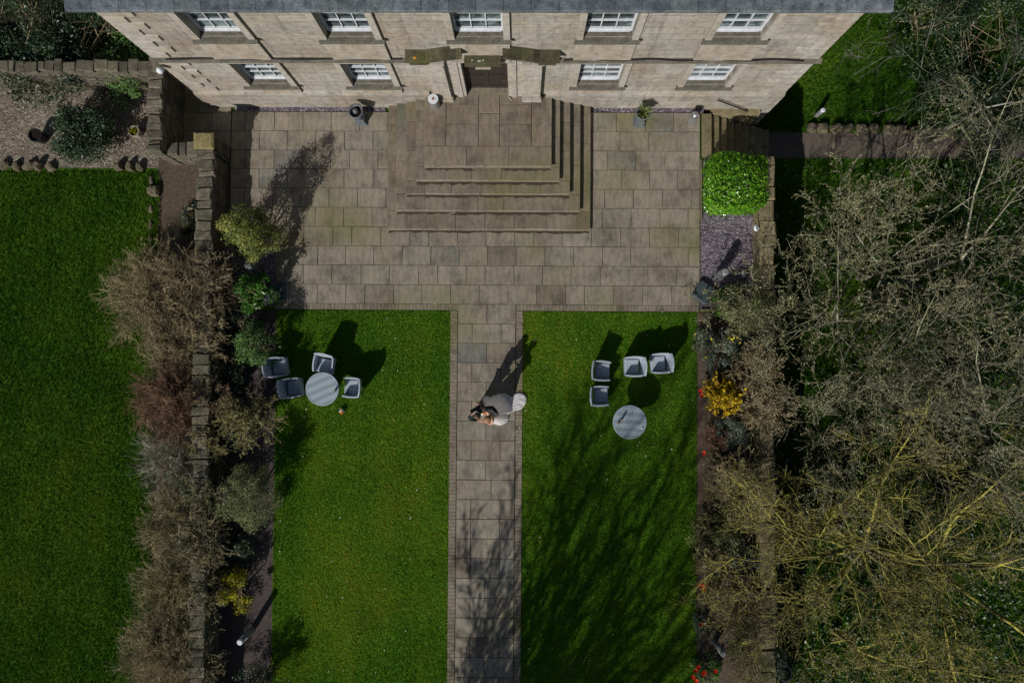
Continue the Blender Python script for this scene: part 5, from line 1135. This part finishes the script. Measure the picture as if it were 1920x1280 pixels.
pb = (-.845, -1.665); fb = (-0.85, -0.53); bride = person((pb[0], pb[1], 0.035), fb, 'bride with blonde updo in a full white gown trailing across the path')
R1 = Rig(); pel = R1.n((0, 0, .98), (.135, .10)); wa = R1.n((.0, 0, 1.10), (.105, .08), pel); ch = R1.n((.01, 0, 1.27), (.125, .095), wa); nb = R1.n((.02, 0, 1.42), (.065, .055), ch); nk = R1.n((.05, 0, 1.49), .043, nb)
hd0 = R1.n((.095, 0, 1.575), (.068, .078), nk); hd1 = R1.n((.10, 0, 1.645), (.068, .08), hd0); R1.n((.09, 0, 1.69), (.045, .05), hd1); R1.n((.185, 0, 1.58), .014, hd0); R1.n((.145, 0, 1.535), (.034, .03), hd0)
for sg in (1, -1): R1.n((.09, sg * .078, 1.59), (.011, .018), hd0)
for sg, elb, wr, hdir, hn in ((-1, (.12, -.26, 1.17), (.10, -.40, 1.20), (.1, -.9, .3), (.9, 0, -.3)), (1, (.13, .20, 1.15), (.22, .06, 1.24), (.6, -.8, .1), (-1, 0, 0))):
    sh = R1.n((.01, sg * .15, 1.385), .048, ch); el = R1.n(elb, .036, sh); w1 = R1.n(wr, .025, el); R1.hand(w1, wr, hdir, hn, sg)
for sg in (1, -1):
    hp = R1.n((0, sg * .09, .90), .08, pel); kn = R1.n((.02, sg * .09, .50), .055, hp); an = R1.n((0, sg * .09, .09), .038, kn); R1.n((.12, sg * .10, .03), (.035, .025), an)
skin_mesh('body', R1.v, R1.e, R1.r, M['skin'], bride)
J = Rig(); a0 = J.n((0, 0, .98), (.15, .115)); a1 = J.n((0, 0, 1.10), (.118, .092), a0); J.n((.012, 0, 1.285), (.14, .112), a1)
skin_mesh('bodice', J.v, J.e, J.r, M['satin'], bride)
hair_cap((.088, 0, 1.615), .108, .095, .10, M['hair_blonde'], bride, .2)
mb = MB(); g_ = np.random.default_rng(5)
for k in range(9):
    a = k * .7; c = Vector((-.03 + .028 * math.cos(a) * (1 - k / 12), .034 * math.sin(a) * (1 - k / 12), 1.60 + .006 * k)); r = .034 - .001 * k
    mb.rock((c.x, c.y, c.z - .03), r, r, r * 1.7, 20 + k, .5, 9)
o = mb.build('bun', M['hair_blonde'], None, True); o.parent = bride
for sg in (1, -1): mb = MB(); mb.lathe([(.004, -.01), (.010, -.004), (.010, .004), (.004, .01)], 10, (.163, sg * .029, 1.605)); o = mb.build('eye', M['eye']); o.parent = bride
mb = MB(); mb.rock((.168, 0, 1.538), .011, .023, .009, 6, .5, 10); o = mb.build('mouth', M['lip']); o.parent = bride
# gown: hem followed round as it lies on the paving, falling in folds from the waist
hem = [(1300, 300), (1400, 325), (1460, 372), (1482, 490), (1440, 580), (1380, 650), (1290, 690), (1200, 710), (1120, 755), (1085, 790), (1093, 860), (1065, 930), (980, 990), (900, 1018), (840, 1000), (740, 980), (722, 900), (735, 830), (690, 760), (620, 690), (575, 600), (530, 500), (528, 425), (570, 380), (640, 378), (690, 402), (780, 360), (880, 330), (1000, 322), (1080, 350), (1130, 398), (1200, 395), (1240, 330)]
def gown(name, mat, lift, shrink, a_lo=None, a_hi=None):
    ca, sa = math.cos(math.atan2(fb[1], fb[0])), math.sin(math.atan2(fb[1], fb[0])); pts = []
    for zx, zy in hem: q = P(860 + zx / 11.633, 710 + zy / 11.633, 0.06); pts.append((q.x - pb[0], q.y - pb[1]))
    A = np.array(pts); nh = 160; seg = np.linalg.norm(np.roll(A, -1, 0) - A, axis=1); cum = np.concatenate([[0], np.cumsum(seg)]); tt = np.linspace(0, cum[-1], nh, endpoint=False)
    cl = np.vstack([A, A[:1]]); hx = np.interp(tt, cum, cl[:, 0]); hy = np.interp(tt, cum, cl[:, 1]); nr = 22; V = []; Fc = []
    g = np.random.default_rng(9); ph = g.random(6) * 6.28
    ang = np.unwrap(np.arctan2(hy, hx))
    for j in range(nr + 1):
        s_ = j / nr
        for k in range(nh):
            R = math.hypot(hx[k], hy[k]) * shrink; a = 2 * math.pi * k / nh; r0 = .115; d_ = r0 + (max(R, .16) - r0) * s_; dirx, diry = hx[k] / max(1e-6, math.hypot(hx[k], hy[k])), hy[k] / max(1e-6, math.hypot(hx[k], hy[k]))
            rc = min(R, .62); u = min(1, (d_ - r0) / max(.05, rc - r0)); z = .98 * (1 - u) ** 1.35 + .05 * (1 if u >= 1 else u)
            fold = math.sin(26 * a + ph[0] + 1.5 * math.sin(3 * a)) * .6 + math.sin(41 * a + ph[1] + 2 * s_) * .4; z += (.006 * fold * min(1, s_ * 2.2)); d_ += .012 * fold * s_
            if u >= 1: z += .012 * math.sin(9 * d_ * 3 + 3 * math.sin(5 * a)) * math.sin(3.14 * min(1, (1 - s_) * 4))
            z = max(.012, z) * (1 if s_ < 1 else .5) + lift; x, y = dirx * d_, diry * d_; V.append((x * ca + y * sa, -x * sa + y * ca, z))
    for j in range(nr):
        for k in range(nh): Fc.append((j * nh + k, j * nh + (k + 1) % nh, (j + 1) * nh + (k + 1) % nh, (j + 1) * nh + k))
    if a_lo is not None: Fc = [f for f in Fc if a_lo <= (f[0] % nh) / nh <= a_hi]
    b_ = MB(); b_.add(V, Fc, .5); o = b_.build(name, mat, None, True); o.parent = bride; return o
gown('gown_skirt', M['satin'], 0.0, 1.0)
# flowers
def posy(c, r, label, n_or, n_wh, n_leaf, seed, name='bouquet', stem=True):
    o = empty(name, tuple(c), label, 'bouquet'); g = np.random.default_rng(seed); c = Vector(c)
    for nm, mt, k, sz in (('orange_flower', 'orangeflower', n_or, .034), ('white_flower', 'whiteflower', n_wh, .036)):
        for i in range(k):
            d = unit(g.normal(size=3) + [0, 0, .8]); p = c + Vector(d * r * g.uniform(.5, 1.0)); mb = MB()
            mb.rock((p.x, p.y, p.z - sz * .6), sz * g.uniform(.7, 1.2), sz * g.uniform(.7, 1.2), sz * 1.3, int(g.integers(999)), None, 8); mb.build(nm, M[mt], o)
    pos = np.array(c) + unit(g.normal(size=(n_leaf, 3)) + [0, 0, .3]) * r * (.6 + .8 * g.random((n_leaf, 1))); pos[:, 2] = np.maximum(pos[:, 2], .03)
    leaves('foliage', pos, unit(g.normal(size=pos.shape)), .085, g.random(n_leaf), M['sage'], o, .35)
    if stem: mb = MB(); mb.tube([c, c + Vector((.03, .02, -.18))], [.03, .018], 8); mb.build('stems', M['midgreen'], o)
    return o
posy(P(907, 772, 1.3), .09, 'bridal bouquet of orange and white flowers held between the couple', 6, 5, 46, 3)
q = P(641, 770, .07); posy((q.x, q.y, .06), .085, 'small orange and white posy lying on the grass below the left table', 5, 4, 30, 4, stem=False)

n_ = 170; pp = np.column_stack([rng.uniform(LX0, LX1, n_), rng.uniform(-10, 7.5, n_), np.full(n_, .055)]); pp = pp[(pp[:, 1] < 1.4) | (rng.random(n_) < .35)]; pp = pp[~((pp[:, 0] > -4.3) & (pp[:, 0] < 2.3) & (pp[:, 1] > 3.8))]
tag(leaves('petals', pp, unit(rng.normal(0, .3, pp.shape) + [0, 0, 1]), .035, rng.random(len(pp)), M['whiteflower'], None, .8), 'tiny white petals and daisies scattered over lawns and paving', 'petals', None, 'stuff')
